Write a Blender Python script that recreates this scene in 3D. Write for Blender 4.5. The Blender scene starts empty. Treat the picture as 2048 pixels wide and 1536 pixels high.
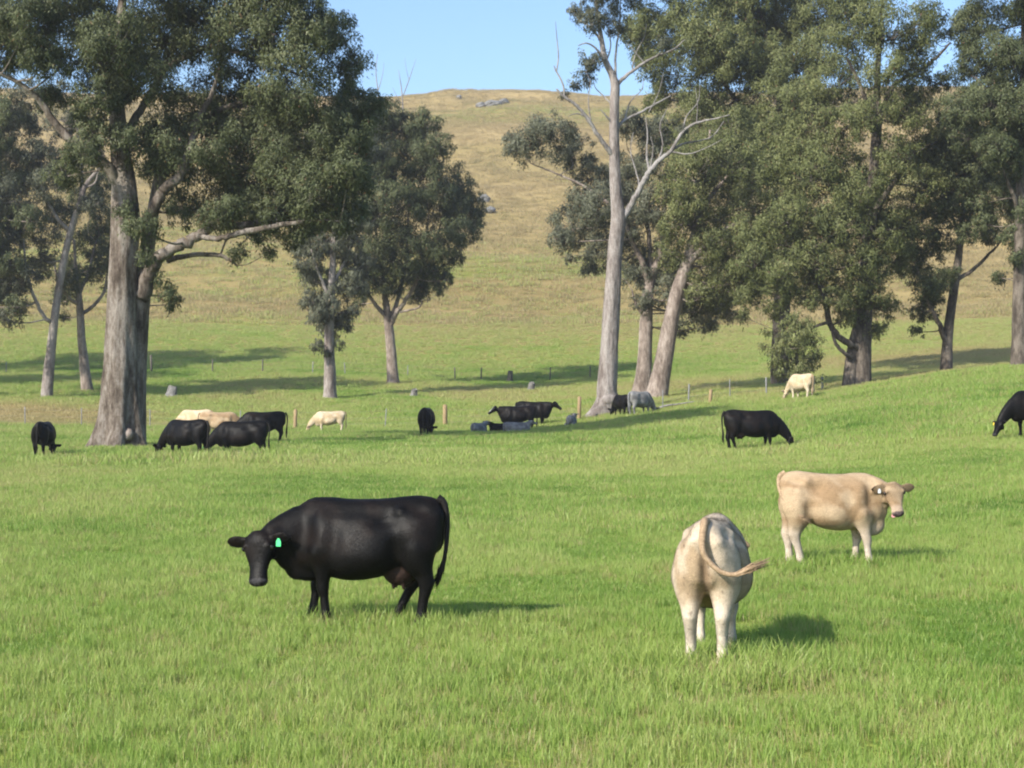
import bpy, math, random
import numpy as np
from mathutils import Vector, Matrix

# ------------------------------------------------------------------ camera, world, sun, exposure
scene = bpy.context.scene
COL = scene.collection
F = 3500.0            # focal length in photo pixels (photo 2048 wide)
CAMH = 2.6

cam_d = bpy.data.cameras.new('camera')
cam = bpy.data.objects.new('camera', cam_d)
COL.objects.link(cam)
cam.location = (0, 0, CAMH)
cam.rotation_euler = (math.radians(90), 0, 0)
cam_d.sensor_width = 36.0
cam_d.lens = 36.0 * F / 2048.0
cam_d.clip_start = 0.1
cam_d.clip_end = 4000
scene.camera = cam

SUN_EL = math.radians(34)
SUN_DIR = Vector((-math.cos(math.radians(45)) * math.cos(SUN_EL), -math.sin(math.radians(45)) * math.cos(SUN_EL), math.sin(SUN_EL)))
world = bpy.data.worlds.new('World')
scene.world = world
world.use_nodes = True
wn = world.node_tree
wn.nodes.clear()
w_out = wn.nodes.new('ShaderNodeOutputWorld')
w_bg = wn.nodes.new('ShaderNodeBackground')
w_sky = wn.nodes.new('ShaderNodeTexSky')
w_sky.sky_type = 'NISHITA'
w_sky.sun_disc = False
w_sky.sun_elevation = SUN_EL
w_sky.sun_rotation = math.atan2(SUN_DIR.x, SUN_DIR.y)
w_sky.air_density = 1.0
w_sky.dust_density = 1.6
w_sky.ozone_density = 5.0
w_bg.inputs['Strength'].default_value = 0.145
wn.links.new(w_sky.outputs['Color'], w_bg.inputs['Color'])
wn.links.new(w_bg.outputs['Background'], w_out.inputs['Surface'])

sun_d = bpy.data.lights.new('sun', 'SUN')
sun_d.energy = 4.6
sun_d.angle = math.radians(0.53)
sun_d.color = (1.0, 0.94, 0.83)
sun = bpy.data.objects.new('sun', sun_d)
COL.objects.link(sun)
sun.location = SUN_DIR * 100
sun.rotation_euler = SUN_DIR.to_track_quat('Z', 'Y').to_euler()

scene.view_settings.view_transform = 'Standard'
scene.view_settings.look = 'None'
scene.view_settings.exposure = 0.76
scene.view_settings.gamma = 1.0
scene.render.engine = 'CYCLES'
scene.cycles.use_denoising = True
scene.cycles.max_bounces = 6
scene.cycles.diffuse_bounces = 3
scene.cycles.transmission_bounces = 4
scene.cycles.transparent_max_bounces = 4
scene.cycles.filter_width = 2.1
scene.cycles.caustics_reflective = False
scene.cycles.caustics_refractive = False

rng = np.random.default_rng(7)

# ------------------------------------------------------------------ helpers
def tag(o, label=None, cat=None, group=None, kind=None):
    if label: o['label'] = label
    if cat: o['category'] = cat
    if group: o['group'] = group
    if kind: o['kind'] = kind
    return o

def empty(name, loc, rotz=0.0):
    o = bpy.data.objects.new(name, None)
    COL.objects.link(o)
    o.location = loc
    o.rotation_euler = (0, 0, rotz)
    o.empty_display_size = 0.3
    return o

def mesh_obj(name, verts, faces, mat, parent=None, smooth=True, link=True):
    me = bpy.data.meshes.new(name)
    if isinstance(faces, np.ndarray):
        nf, k = faces.shape
        me.vertices.add(len(verts)); me.vertices.foreach_set('co', np.asarray(verts, np.float32).ravel())
        me.loops.add(nf * k); me.loops.foreach_set('vertex_index', faces.astype(np.int32).ravel())
        me.polygons.add(nf); me.polygons.foreach_set('loop_start', np.arange(nf, dtype=np.int32) * k)
        me.update(calc_edges=True)
        me.validate()
    else:
        me.from_pydata([tuple(v) for v in verts], [], faces)
    if smooth:
        me.polygons.foreach_set('use_smooth', np.ones(len(me.polygons), bool))
    me.update()
    if mat: me.materials.append(mat)
    o = bpy.data.objects.new(name, me)
    if link: COL.objects.link(o)
    if parent: o.parent = parent
    return o

def lattice(ix, iy, seed):
    h = (ix.astype(np.int64) * 374761393 + iy.astype(np.int64) * 668265263 + seed * 974634777) & 0x7fffffff
    h = ((h ^ (h >> 13)) * 1274126177) & 0x7fffffff
    h = h ^ (h >> 16)
    return (h & 0xffff) / 65535.0

def vnoise(x, y, sc, seed=0):
    x = np.asarray(x, float) / sc; y = np.asarray(y, float) / sc
    ix = np.floor(x); iy = np.floor(y); fx = x - ix; fy = y - iy
    fx = fx * fx * (3 - 2 * fx); fy = fy * fy * (3 - 2 * fy)
    a = lattice(ix, iy, seed); b = lattice(ix + 1, iy, seed); c = lattice(ix, iy + 1, seed); d = lattice(ix + 1, iy + 1, seed)
    return (a * (1 - fx) + b * fx) * (1 - fy) + (c * (1 - fx) + d * fx) * fy

def fbm(x, y, sc, seed=0, n=3):
    r = 0; a = 1; t = 0
    for i in range(n):
        r = r + a * vnoise(x, y, sc / 2 ** i, seed + i * 17); t += a; a *= 0.5
    return r / t

def sstep(a, b, x):
    t = np.clip((np.asarray(x, float) - a) / (b - a), 0, 1)
    return t * t * (3 - 2 * t)

# ------------------------------------------------------------------ terrain
DN = np.array([0, 12, 25, 40, 53, 60, 70, 76, 85, 92, 100, 115, 130, 145, 160, 185, 210, 280, 350, 400, 425, 450, 520, 700, 900], float)
hill = [8.3, 12.7, 29.6, 50.4, 66.4, 73.2, 74.3, 73.5, 60, 40]
ZT = {
    -1200: [0, 0, 0, 0, 0, 0, 0, 0, .05, .08, .3, 1.6, 2.8, 3.7, 4.9] + hill,
    0:     [0, 0, 0, 0, 0, 0, 0, 0, .03, .02, .11, 1.4, 2.6, 3.4, 4.7] + hill,
    500:   [0, 0, 0, 0, 0, 0, 0, 0, 0, -.05, -.09, .75, 1.97, 3.35, 4.7] + hill,
    1024:  [0, 0, 0, 0, .02, .06, .2, .28, .12, .05, .3, 1.15, 1.86, 2.7, 4.0] + hill,
    1500:  [0, 0, .03, .08, .22, .32, .62, .85, 1.2, 1.5, 1.77, 2.14, 2.6, 3.4, 4.7] + hill,
    2048:  [0, 0, .1, .45, .9, 1.3, 1.95, 2.4, 3.0, 3.42, 3.62, 3.7, 3.9, 4.8, 6.2] + [9.5] + hill[1:],
    3200:  [0, 0, .3, 1.0, 1.9, 2.5, 3.5, 4.1, 4.9, 5.4, 5.7, 6.0, 6.3, 7.0, 8.2] + [11.0, 14.5] + hill[2:],
}
US = np.array(sorted(ZT))
DF = np.arange(0, 901, 1.0)

def pchip(x, y, xq):
    h = np.diff(x); d = np.diff(y) / h
    m = np.zeros_like(y)
    for i in range(1, len(x) - 1):
        if d[i - 1] * d[i] > 0:
            w1 = 2 * h[i] + h[i - 1]; w2 = h[i] + 2 * h[i - 1]
            m[i] = (w1 + w2) / (w1 / d[i - 1] + w2 / d[i])
    m[-1] = d[-1]
    k = np.clip(np.searchsorted(x, xq, side='right') - 1, 0, len(x) - 2)
    t = (xq - x[k]) / h[k]
    return ((1 + 2 * t) * (1 - t) ** 2 * y[k] + t * (1 - t) ** 2 * h[k] * m[k] + t * t * (3 - 2 * t) * y[k + 1] + t * t * (t - 1) * h[k] * m[k + 1])

ZF = np.array([pchip(DN, np.array(ZT[u], float), DF) for u in US])

def ground(x, y):
    x = np.asarray(x, float); y = np.asarray(y, float)
    D = np.clip(y, 0, 899.0)
    u = np.clip(1024 + F * x / np.maximum(D, 8.0), US[0], US[-1] - 1e-6)
    k = np.clip(np.searchsorted(US, u, side='right') - 1, 0, len(US) - 2)
    t = (u - US[k]) / (US[k + 1] - US[k])
    t = t * t * (3 - 2 * t) * 0.5 + t * 0.5
    di = np.floor(D).astype(int); fd = D - di
    za = ZF[k, di] * (1 - fd) + ZF[k, di + 1] * fd
    zb = ZF[k + 1, di] * (1 - fd) + ZF[k + 1, di + 1] * fd
    z = za * (1 - t) + zb * t
    z = z + (fbm(x, y, 7.0, 3) - 0.5) * 0.10 * sstep(5, 20, D)
    z = z + (fbm(x, y, 30.0, 9) - 0.5) * 4.6 * sstep(170, 260, D) + (fbm(x * .35, y, 9.0, 23, 3) - 0.5) * 2.2 * sstep(165, 220, D) + (fbm(x, y * .7, 80.0, 19) - 0.5) * 9.0 * sstep(190, 260, D) * (1 - .6 * sstep(360, 420, D))
    return z

def gz(x, y):
    return float(ground(np.array([x]), np.array([y]))[0])

def P(u, v, D):
    return Vector(((u - 1024) / F * D, D, CAMH - (v - 768) / F * D))

def base(u, D):
    x = (u - 1024) / F * D
    return Vector((x, D, gz(x, D)))

# ------------------------------------------------------------------ materials
def new_mat(name):
    m = bpy.data.materials.new(name)
    m.use_nodes = True
    nt = m.node_tree
    b = nt.nodes['Principled BSDF']
    b.inputs['Specular IOR Level'].default_value = 0.145
    return m, nt, b

def N(nt, kind, **kw):
    n = nt.nodes.new(kind)
    for k, v in kw.items():
        if k in n.inputs: n.inputs[k].default_value = v
        else: setattr(n, k, v)
    return n

def ramp(nt, fac, stops):
    r = nt.nodes.new('ShaderNodeValToRGB')
    e = r.color_ramp.elements
    while len(e) > 1: e.remove(e[-1])
    e[0].position = stops[0][0]; e[0].color = (*stops[0][1], 1)
    for p, c in stops[1:]:
        q = e.new(p); q.color = (*c, 1)
    nt.links.new(fac, r.inputs['Fac'])
    return r.outputs['Color']

def mixc(nt, fac, a, b, mode='MIX'):
    m = nt.nodes.new('ShaderNodeMix'); m.data_type = 'RGBA'; m.blend_type = mode
    for s, v in (('Factor', fac), ('A', a), ('B', b)):
        i = [q for q in m.inputs if q.name == s and (q.type == 'RGBA' or s == 'Factor' and q.type == 'VALUE')][0]
        if hasattr(v, 'is_linked'): nt.links.new(v, i)
        elif isinstance(v, (tuple, list)): i.default_value = (*v, 1)
        else: i.default_value = v
    return [q for q in m.outputs if q.type == 'RGBA'][0]

def noise(nt, vec, scale, detail=4, rough=0.55):
    n = nt.nodes.new('ShaderNodeTexNoise')
    n.inputs['Scale'].default_value = scale; n.inputs['Detail'].default_value = detail; n.inputs['Roughness'].default_value = rough
    nt.links.new(vec, n.inputs['Vector'])
    return n.outputs['Fac']

def mapped(nt, scale):
    g = nt.nodes.new('ShaderNodeNewGeometry')
    mp = nt.nodes.new('ShaderNodeMapping'); mp.inputs['Scale'].default_value = scale
    nt.links.new(g.outputs['Position'], mp.inputs['Vector'])
    return mp.outputs['Vector']

def bump(nt, b, h, strength, dist):
    n = nt.nodes.new('ShaderNodeBump'); n.inputs['Strength'].default_value = strength; n.inputs['Distance'].default_value = dist
    nt.links.new(h, n.inputs['Height']); nt.links.new(n.outputs['Normal'], b.inputs['Normal'])

def attr(nt, name, kind='GEOMETRY'):
    a = nt.nodes.new('ShaderNodeAttribute'); a.attribute_name = name; a.attribute_type = kind
    return a

# ground: green pasture to dry straw hill, driven by the painted dryness of the ground
def ground_material():
    m, nt, b = new_mat('ground_turf')
    a = attr(nt, 'dry')
    v = mapped(nt, (1, 1, 1))
    n1 = noise(nt, mapped(nt, (0.05, 0.12, 0.25)), 1.0, 6, 0.65)
    n2 = noise(nt, v, 1.3, 6, 0.7)
    n3 = noise(nt, v, 9.0, 3, 0.6)
    s = nt.nodes.new('ShaderNodeMath'); s.operation = 'MULTIPLY_ADD'
    nt.links.new(n1, s.inputs[0]); s.inputs[1].default_value = 0.9; nt.links.new(a.outputs['Fac'], s.inputs[2])
    s2 = nt.nodes.new('ShaderNodeMath'); s2.operation = 'MULTIPLY_ADD'
    nt.links.new(n2, s2.inputs[0]); s2.inputs[1].default_value = 0.45; nt.links.new(s.outputs[0], s2.inputs[2])
    sc = nt.nodes.new('ShaderNodeMath'); sc.operation = 'MULTIPLY'; sc.inputs[1].default_value = 0.55
    nt.links.new(s2.outputs[0], sc.inputs[0])
    c = ramp(nt, sc.outputs[0], [(0.25, (0.16, 0.24, 0.04)), (0.45, (0.20, 0.235, 0.055)), (0.62, (0.27, 0.218, 0.095)), (0.9, (0.355, 0.278, 0.14))])
    d = ramp(nt, n3, [(0.3, (0.72, 0.72, 0.72)), (0.7, (1.15, 1.15, 1.15))])
    c = mixc(nt, 1.0, c, d, 'MULTIPLY')
    n5 = noise(nt, mapped(nt, (0.012, 0.035, 0.05)), 1.0, 6, 0.7)
    d = ramp(nt, n5, [(0.34, (0.76, 0.73, 0.68)), (0.5, (1.0, 0.98, 0.95)), (0.66, (1.12, 1.06, 1.0))])
    c = mixc(nt, 1.0, c, d, 'MULTIPLY')
    nt.links.new(c, b.inputs['Base Color'])
    b.inputs['Roughness'].default_value = 0.9
    b.inputs['Specular IOR Level'].default_value = 0.0
    bump(nt, b, n3, 0.6, 0.12)
    return m

def grass_material(name='grass_blade', dry=((0.37, 0.325, 0.135), (0.46, 0.375, 0.19))):
    m, nt, b = new_mat(name)
    t = attr(nt, 'tint', 'INSTANCER')
    bl = attr(nt, 'blade')
    s = nt.nodes.new('ShaderNodeMath'); s.operation = 'ADD'
    nt.links.new(t.outputs['Fac'], s.inputs[0]); nt.links.new(bl.outputs['Fac'], s.inputs[1])
    c = ramp(nt, s.outputs[0], [(0.0, (0.095, 0.20, 0.026)), (0.26, (0.265, 0.38, 0.078)), (0.48, (0.39, 0.445, 0.135)), (0.7, dry[0]), (1.0, dry[1])])
    out = nt.nodes['Material Output']
    d = nt.nodes.new('ShaderNodeBsdfDiffuse'); tr = nt.nodes.new('ShaderNodeBsdfTranslucent'); mx = nt.nodes.new('ShaderNodeMixShader')
    gl = nt.nodes.new('ShaderNodeBsdfGlossy'); gl.inputs['Roughness'].default_value = 0.45; gl.inputs['Color'].default_value = (1, 1, 1, 1)
    mx2 = nt.nodes.new('ShaderNodeMixShader'); mx2.inputs[0].default_value = 0.015
    nt.links.new(c, d.inputs['Color']); nt.links.new(c, tr.inputs['Color'])
    mx.inputs[0].default_value = 0.45
    nt.links.new(d.outputs[0], mx.inputs[1]); nt.links.new(tr.outputs[0], mx.inputs[2])
    nt.links.new(mx.outputs[0], mx2.inputs[1]); nt.links.new(gl.outputs[0], mx2.inputs[2])
    nt.links.new(mx2.outputs[0], out.inputs['Surface'])
    nt.nodes.remove(b)
    return m

def leaf_material(name, dark, mid, pale):
    m, nt, b = new_mat(name)
    t = attr(nt, 'tint')
    c = ramp(nt, t.outputs['Fac'], [(0.0, dark), (0.55, mid), (0.95, pale), (1.0, (0.16, 0.09, 0.045))])
    out = nt.nodes['Material Output']
    tr = nt.nodes.new('ShaderNodeBsdfTranslucent'); mx = nt.nodes.new('ShaderNodeMixShader'); mx.inputs[0].default_value = 0.3
    nt.links.new(c, b.inputs['Base Color']); nt.links.new(c, tr.inputs['Color'])
    ow = attr(nt, 'outward'); ge = nt.nodes.new('ShaderNodeNewGeometry')
    vm = nt.nodes.new('ShaderNodeMix'); vm.data_type = 'VECTOR'; vm.inputs['Factor'].default_value = 0.6
    vi = [q for q in vm.inputs if q.type == 'VECTOR' and q.name in 'AB']
    nt.links.new(ge.outputs['Normal'], vi[0]); nt.links.new(ow.outputs['Vector'], vi[1])
    vn = nt.nodes.new('ShaderNodeVectorMath'); vn.operation = 'NORMALIZE'
    nt.links.new([q for q in vm.outputs if q.type == 'VECTOR'][0], vn.inputs[0]); nt.links.new(vn.outputs[0], b.inputs['Normal'])
    b.inputs['Roughness'].default_value = 0.5
    b.inputs['Specular IOR Level'].default_value = 0.2
    nt.links.new(b.outputs[0], mx.inputs[1]); nt.links.new(tr.outputs[0], mx.inputs[2])
    nt.links.new(mx.outputs[0], out.inputs['Surface'])
    return m

def bark_material(name, dark, mid, pale, patch=1.6):
    m, nt, b = new_mat(name)
    n1 = noise(nt, mapped(nt, (7, 7, 2.0)), 1.0, 7, 0.72)
    n2 = noise(nt, mapped(nt, (1, 1, 0.35)), patch, 4, 0.6)
    n3 = noise(nt, mapped(nt, (1, 1, 1)), 14, 3, 0.6)
    a = nt.nodes.new('ShaderNodeMath'); a.operation = 'MULTIPLY_ADD'; a.inputs[1].default_value = 0.5
    nt.links.new(n1, a.inputs[0])
    h = nt.nodes.new('ShaderNodeMath'); h.operation = 'MULTIPLY'; h.inputs[1].default_value = 0.5
    nt.links.new(n2, h.inputs[0]); nt.links.new(h.outputs[0], a.inputs[2])
    c = ramp(nt, a.outputs[0], [(0.40, dark), (0.49, mid), (0.57, pale)])
    d = ramp(nt, n3, [(0.3, (0.8, 0.8, 0.8)), (0.7, (1.1, 1.1, 1.1))])
    c = mixc(nt, 1.0, c, d, 'MULTIPLY')
    nt.links.new(c, b.inputs['Base Color'])
    b.inputs['Roughness'].default_value = 0.9
    bump(nt, b, n1, 0.9, 0.10)
    return m

def plain_material(name, c1, c2, scale=8.0, rough=0.85, bmp=0.3, bd=0.02, spec=0.15):
    m, nt, b = new_mat(name)
    n1 = noise(nt, mapped(nt, (1, 1, 1)), scale, 5, 0.65)
    c = ramp(nt, n1, [(0.32, c1), (0.68, c2)])
    nt.links.new(c, b.inputs['Base Color'])
    b.inputs['Roughness'].default_value = rough
    b.inputs['Specular IOR Level'].default_value = spec
    bump(nt, b, n1, bmp, bd)
    return m

def coat_material(name, rough, spec, sheen, lo, hi):
    m, nt, b = new_mat(name)
    a = attr(nt, 'coat')
    tc = nt.nodes.new('ShaderNodeTexCoord')
    def mp(sc):
        q = nt.nodes.new('ShaderNodeMapping'); q.inputs['Scale'].default_value = sc
        nt.links.new(tc.outputs['Object'], q.inputs['Vector'])
        return q.outputs['Vector']
    n1 = noise(nt, mp((1, 1, .6)), 3.5, 6, 0.65)
    n2 = noise(nt, mp((14, 14, 55)), 1.0, 4, 0.7)        # lie of the hair
    n3 = noise(nt, mp((1, 1, 1)), 11.0, 5, 0.65)
    n4 = noise(nt, mp((1, 1, 1)), 60.0, 3, 0.7)
    c = a.outputs['Color']
    for f, w in ((n1, 1.0), (n3, .7), (n2, .8), (n4, .6)):
        d = ramp(nt, f, [(0.28, (1 - (1 - lo) * w,) * 3), (0.72, (1 + (hi - 1) * w,) * 3)])
        c = mixc(nt, 1.0, c, d, 'MULTIPLY')
    nt.links.new(c, b.inputs['Base Color'])
    r = nt.nodes.new('ShaderNodeMapRange'); r.inputs['To Min'].default_value = rough - .12; r.inputs['To Max'].default_value = rough + .2
    nt.links.new(n3, r.inputs['Value']); nt.links.new(r.outputs[0], b.inputs['Roughness'])
    b.inputs['Specular IOR Level'].default_value = spec
    b.inputs['Sheen Weight'].default_value = sheen
    b.inputs['Sheen Roughness'].default_value = 0.45
    ad = nt.nodes.new('ShaderNodeMath'); ad.operation = 'MULTIPLY_ADD'; ad.inputs[1].default_value = .35
    nt.links.new(n2, ad.inputs[0]); nt.links.new(n3, ad.inputs[2])
    bump(nt, b, ad.outputs[0], 0.5, 0.011)
    return m

M_GROUND = ground_material()
M_GRASS = grass_material()
M_GRASS_DRY = grass_material('hill_grass_blade', ((0.32, 0.268, 0.122), (0.40, 0.315, 0.165)))
M_LEAF_A = leaf_material('gum_leaf_dark', (0.055, 0.071, 0.030), (0.120, 0.140, 0.062), (0.225, 0.235, 0.125))
M_LEAF_G = leaf_material('gum_leaf_grey', (0.070, 0.078, 0.050), (0.140, 0.150, 0.096), (0.24, 0.245, 0.165))
M_LEAF_O = leaf_material('gum_leaf_olive', (0.070, 0.086, 0.028), (0.160, 0.180, 0.066), (0.27, 0.275, 0.115))
M_BARK_A = bark_material('bark_grey_brown', (0.060, 0.046, 0.036), (0.145, 0.118, 0.095), (0.25, 0.22, 0.19))
M_BARK_P = bark_material('bark_pale', (0.13, 0.105, 0.092), (0.235, 0.202, 0.182), (0.33, 0.295, 0.27), 1.0)
M_BARK_D = bark_material('bark_dark', (0.05, 0.04, 0.032), (0.10, 0.082, 0.066), (0.19, 0.16, 0.13))
M_BARK_S = bark_material('bark_salmon', (0.12, 0.093, 0.076), (0.235, 0.19, 0.16), (0.35, 0.295, 0.255), 1.2)
M_DEADWOOD = bark_material('dead_wood_silver', (0.14, 0.122, 0.112), (0.235, 0.215, 0.20), (0.32, 0.30, 0.285), 2.0)
M_POST = plain_material('post_timber', (0.20, 0.14, 0.075), (0.34, 0.25, 0.14), 12)
M_POST_GREY = plain_material('post_weathered', (0.07, 0.065, 0.055), (0.16, 0.145, 0.12), 12)
M_STEEL = plain_material('post_steel', (0.14, 0.14, 0.14), (0.25, 0.25, 0.25), 20, 0.5, 0.05, 0.01, 0.4)
M_WIRE = plain_material('fence_wire', (0.12, 0.12, 0.12), (0.2, 0.2, 0.2), 30, 0.5, 0.0, 0.01, 0.4)
M_ROCK = plain_material('granite', (0.10, 0.10, 0.095), (0.25, 0.245, 0.235), 3.5, 0.9, 0.8, 0.1)
M_STUMP = plain_material('stump_wood', (0.10, 0.095, 0.09), (0.26, 0.25, 0.24), 6, 0.9, 0.7, 0.06)
M_COAT_B = coat_material('coat_black', 0.46, 0.10, 0.0, .6, 1.4)
M_COAT_T = coat_material('coat_tan', 0.8, 0.08, 0.05, .82, 1.10)
def fur_material(name, rough, spec):
    m, nt, b = new_mat(name)
    a = attr(nt, 'coat')
    nt.links.new(a.outputs['Color'], b.inputs['Base Color'])
    b.inputs['Roughness'].default_value = rough; b.inputs['Specular IOR Level'].default_value = spec
    ow = attr(nt, 'outward'); ge = nt.nodes.new('ShaderNodeNewGeometry')
    tr = nt.nodes.new('ShaderNodeVectorTransform'); tr.vector_type = 'NORMAL'; tr.convert_from = 'OBJECT'; tr.convert_to = 'WORLD'
    nt.links.new(ow.outputs['Vector'], tr.inputs[0])
    vm = nt.nodes.new('ShaderNodeMix'); vm.data_type = 'VECTOR'; vm.inputs['Factor'].default_value = 0.58
    vi = [q for q in vm.inputs if q.type == 'VECTOR' and q.name in 'AB']
    nt.links.new(ge.outputs['Normal'], vi[0]); nt.links.new(tr.outputs[0], vi[1])
    vn = nt.nodes.new('ShaderNodeVectorMath'); vn.operation = 'NORMALIZE'
    nt.links.new([q for q in vm.outputs if q.type == 'VECTOR'][0], vn.inputs[0]); nt.links.new(vn.outputs[0], b.inputs['Normal'])
    return m
M_FUR_B = fur_material('fur_black', 0.48, 0.19)
M_FUR_T = fur_material('fur_tan', 0.8, 0.08)
M_HAIR_B = plain_material('tail_hair_black', (0.008, 0.007, 0.006), (0.02, 0.017, 0.015), 40, 0.6)
M_HAIR_T = plain_material('tail_hair_tan', (0.20, 0.135, 0.08), (0.40, 0.29, 0.185), 40, 0.7)
M_HAIR_G = plain_material('tail_hair_grey', (0.16, 0.16, 0.17), (0.28, 0.28, 0.29), 40, 0.7)
M_EYE = plain_material('eye_dark', (0.008, 0.006, 0.005), (0.015, 0.01, 0.008), 20, 0.12, 0.0, 0.01, 0.6)
M_TAG_G = plain_material('tag_green', (0.07, 0.60, 0.20), (0.10, 0.70, 0.27), 30, 0.45, 0.02, 0.005, 0.3)
M_TAG_W = plain_material('tag_white', (0.75, 0.75, 0.72), (0.82, 0.82, 0.80), 30, 0.45, 0.02, 0.005, 0.3)
M_TAG_Y = plain_material('tag_yellow', (0.75, 0.55, 0.05), (0.8, 0.62, 0.08), 30, 0.45, 0.02, 0.005, 0.3)
M_TONGUE = plain_material('tongue_pink', (0.55, 0.22, 0.24), (0.65, 0.30, 0.31), 30, 0.4, 0.05, 0.005, 0.3)

# ------------------------------------------------------------------ ground sheet
def fence_D(u):
    return np.interp(u, [-1200, 0, 600, 890, 1158, 1420, 1700, 2048, 3200], [101, 101, 100, 98, 97, 94, 95, 96, 97])

def dryness(x, y):
    D = np.maximum(y, 8.0)
    u = 1024 + F * x / D
    fd = fence_D(u)
    past = sstep(-1.5, 3.0, D - fd)
    d = 0.02 + 0.10 * (fbm(x, y, 6, 41) - 0.3)
    mid = 0.08 + 0.85 * (fbm(x, y * 0.6, 13, 55, 3) - 0.30) + 0.35 * np.exp(-(((u - 480) / 150) ** 2 + ((D - 128) / 11) ** 2)) + 0.3 * np.exp(-(((u - 60) / 150) ** 2 + ((D - 108) / 7) ** 2))
    valley = 0.08 + 0.3 * (fbm(x, y, 18, 77) - 0.3)
    hil = 0.66 + 1.0 * (fbm(x * .6, y * 1.1, 40, 91, 5) - 0.5) + 0.14 * np.sin(D / 11.0 + 3 * fbm(x, y, 60, 12)) * sstep(160, 200, D)
    hil = hil + .18 * sstep(280, 400, D)
    r = mid * (1 - sstep(138, 150, D)) + valley * sstep(138, 150, D)
    r = r * (1 - sstep(148, 225, D)) + hil * sstep(148, 225, D)
    rr = 0.38 + 0.5 * (fbm(x, y, 14, 31) - 0.4)          # drier flat behind the crest on the right
    k = sstep(1350, 1700, u) * sstep(106, 118, D) * (1 - sstep(160, 190, D))
    r = r * (1 - k) + rr * k
    return np.clip(d * (1 - past) + r * past, 0, 1)

def make_ground():
    ys = [-60.0]
    while ys[-1] < 900:
        y = ys[-1]
        ys.append(y + (6 if y < 0 else 0.5 if y < 60 else 0.7 if y < 130 else 1.6 if y < 220 else 2.6 if y < 460 else 12))
    xh = [0.0]
    while xh[-1] < 700:
        x = xh[-1]
        xh.append(x + (0.7 if x < 30 else 1.2 if x < 60 else 2.5 if x < 110 else 5 if x < 180 else 25))
    xs = np.array([-v for v in xh[:0:-1]] + xh); ys = np.array(ys)
    X, Y = np.meshgrid(xs, ys)
    Z = ground(X, Y)
    nx, ny = len(xs), len(ys)
    V = np.stack([X.ravel(), Y.ravel(), Z.ravel()], 1)
    i = (np.arange(ny - 1)[:, None] * nx + np.arange(nx - 1)[None, :]).ravel()
    Fc = np.stack([i, i + 1, i + nx + 1, i + nx], 1)
    o = mesh_obj('ground', V, Fc, M_GROUND)
    a = o.data.attributes.new('dry', 'FLOAT', 'POINT')
    a.data.foreach_set('value', dryness(V[:, 0], V[:, 1]).astype(np.float32))
    tag(o, 'green pasture rising into a dry straw coloured hillside', 'ground', kind='structure')
    return o
make_ground()

# ------------------------------------------------------------------ trees
def crom(pts, n):
    """Catmull-Rom resample of rows (x, y, z, r)."""
    p = np.asarray(pts, float)
    p = np.vstack([2 * p[0] - p[1], p, 2 * p[-1] - p[-2]])
    out = []
    for i in range(1, len(p) - 2):
        for t in np.linspace(0, 1, n, endpoint=False):
            a, b, c, d = p[i - 1], p[i], p[i + 1], p[i + 2]
            out.append(0.5 * ((2 * b) + (-a + c) * t + (2 * a - 5 * b + 4 * c - d) * t * t + (-a + 3 * b - 3 * c + d) * t ** 3))
    out.append(p[-2])
    out = np.array(out)
    out[:, 3] = np.maximum(out[:, 3], 0.004)
    return out

def tube(rows, seg, wob=0.0, seed=0, flute=None):
    rows = np.asarray(rows, float)
    n = len(rows)
    c = rows[:, :3]; r = rows[:, 3]
    t = np.gradient(c, axis=0)
    t /= np.linalg.norm(t, axis=1, keepdims=True) + 1e-9
    ref = np.array([0.0, 1.0, 0.0]) if abs(t[0][1]) < 0.9 else np.array([1.0, 0, 0])
    u = np.cross(ref, t[0]); u /= np.linalg.norm(u)
    V = []
    ang = np.linspace(0, 2 * np.pi, seg, endpoint=False)
    ca, sa = np.cos(ang), np.sin(ang)
    for i in range(n):
        u = u - t[i] * np.dot(u, t[i]); u /= np.linalg.norm(u) + 1e-9
        w = np.cross(t[i], u)
        rr = np.full(seg, r[i])
        if wob:
            ax = np.cos(ang) * 2.2 + 10 + seed * 3.7; ay = np.sin(ang) * 2.2 + c[i][2] * 0.8 + seed
            rr = rr * (1 + wob * (fbm(ax, ay, 1.0, seed, 2) - 0.5) * 2)
        if flute is not None: rr = rr * flute(i / (n - 1), ang)
        V.append(c[i] + rr[:, None] * (ca[:, None] * u + sa[:, None] * w))
    V = np.concatenate(V)
    i = (np.arange(n - 1)[:, None] * seg + np.arange(seg)[None, :]).ravel()
    j = (np.arange(n - 1)[:, None] * seg + (np.arange(seg)[None, :] + 1) % seg).ravel()
    Q = np.stack([i, j, j + seg, i + seg], 1)
    cap = [[(n - 1) * seg + k, (n - 1) * seg + (k + 1) % seg, (n - 1) * seg + (k + 2) % seg, (n - 1) * seg + (k + 2) % seg] for k in range(0)]
    V = np.vstack([V, c[-1] + t[-1] * r[-1] * 0.5])
    tip = len(V) - 1
    C = np.array([[(n - 1) * seg + k, (n - 1) * seg + (k + 1) % seg, tip, tip] for k in range(seg)])
    return V, Q, C

def join_tubes(parts):
    Vs, Fs = [], []
    off = 0
    for V, Q, C in parts:
        Vs.append(V); Fs += (Q + off).tolist(); Fs += [[a + off, b + off, c + off] for a, b, c, _ in C.tolist()]
        off += len(V)
    return np.concatenate(Vs), Fs

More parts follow.
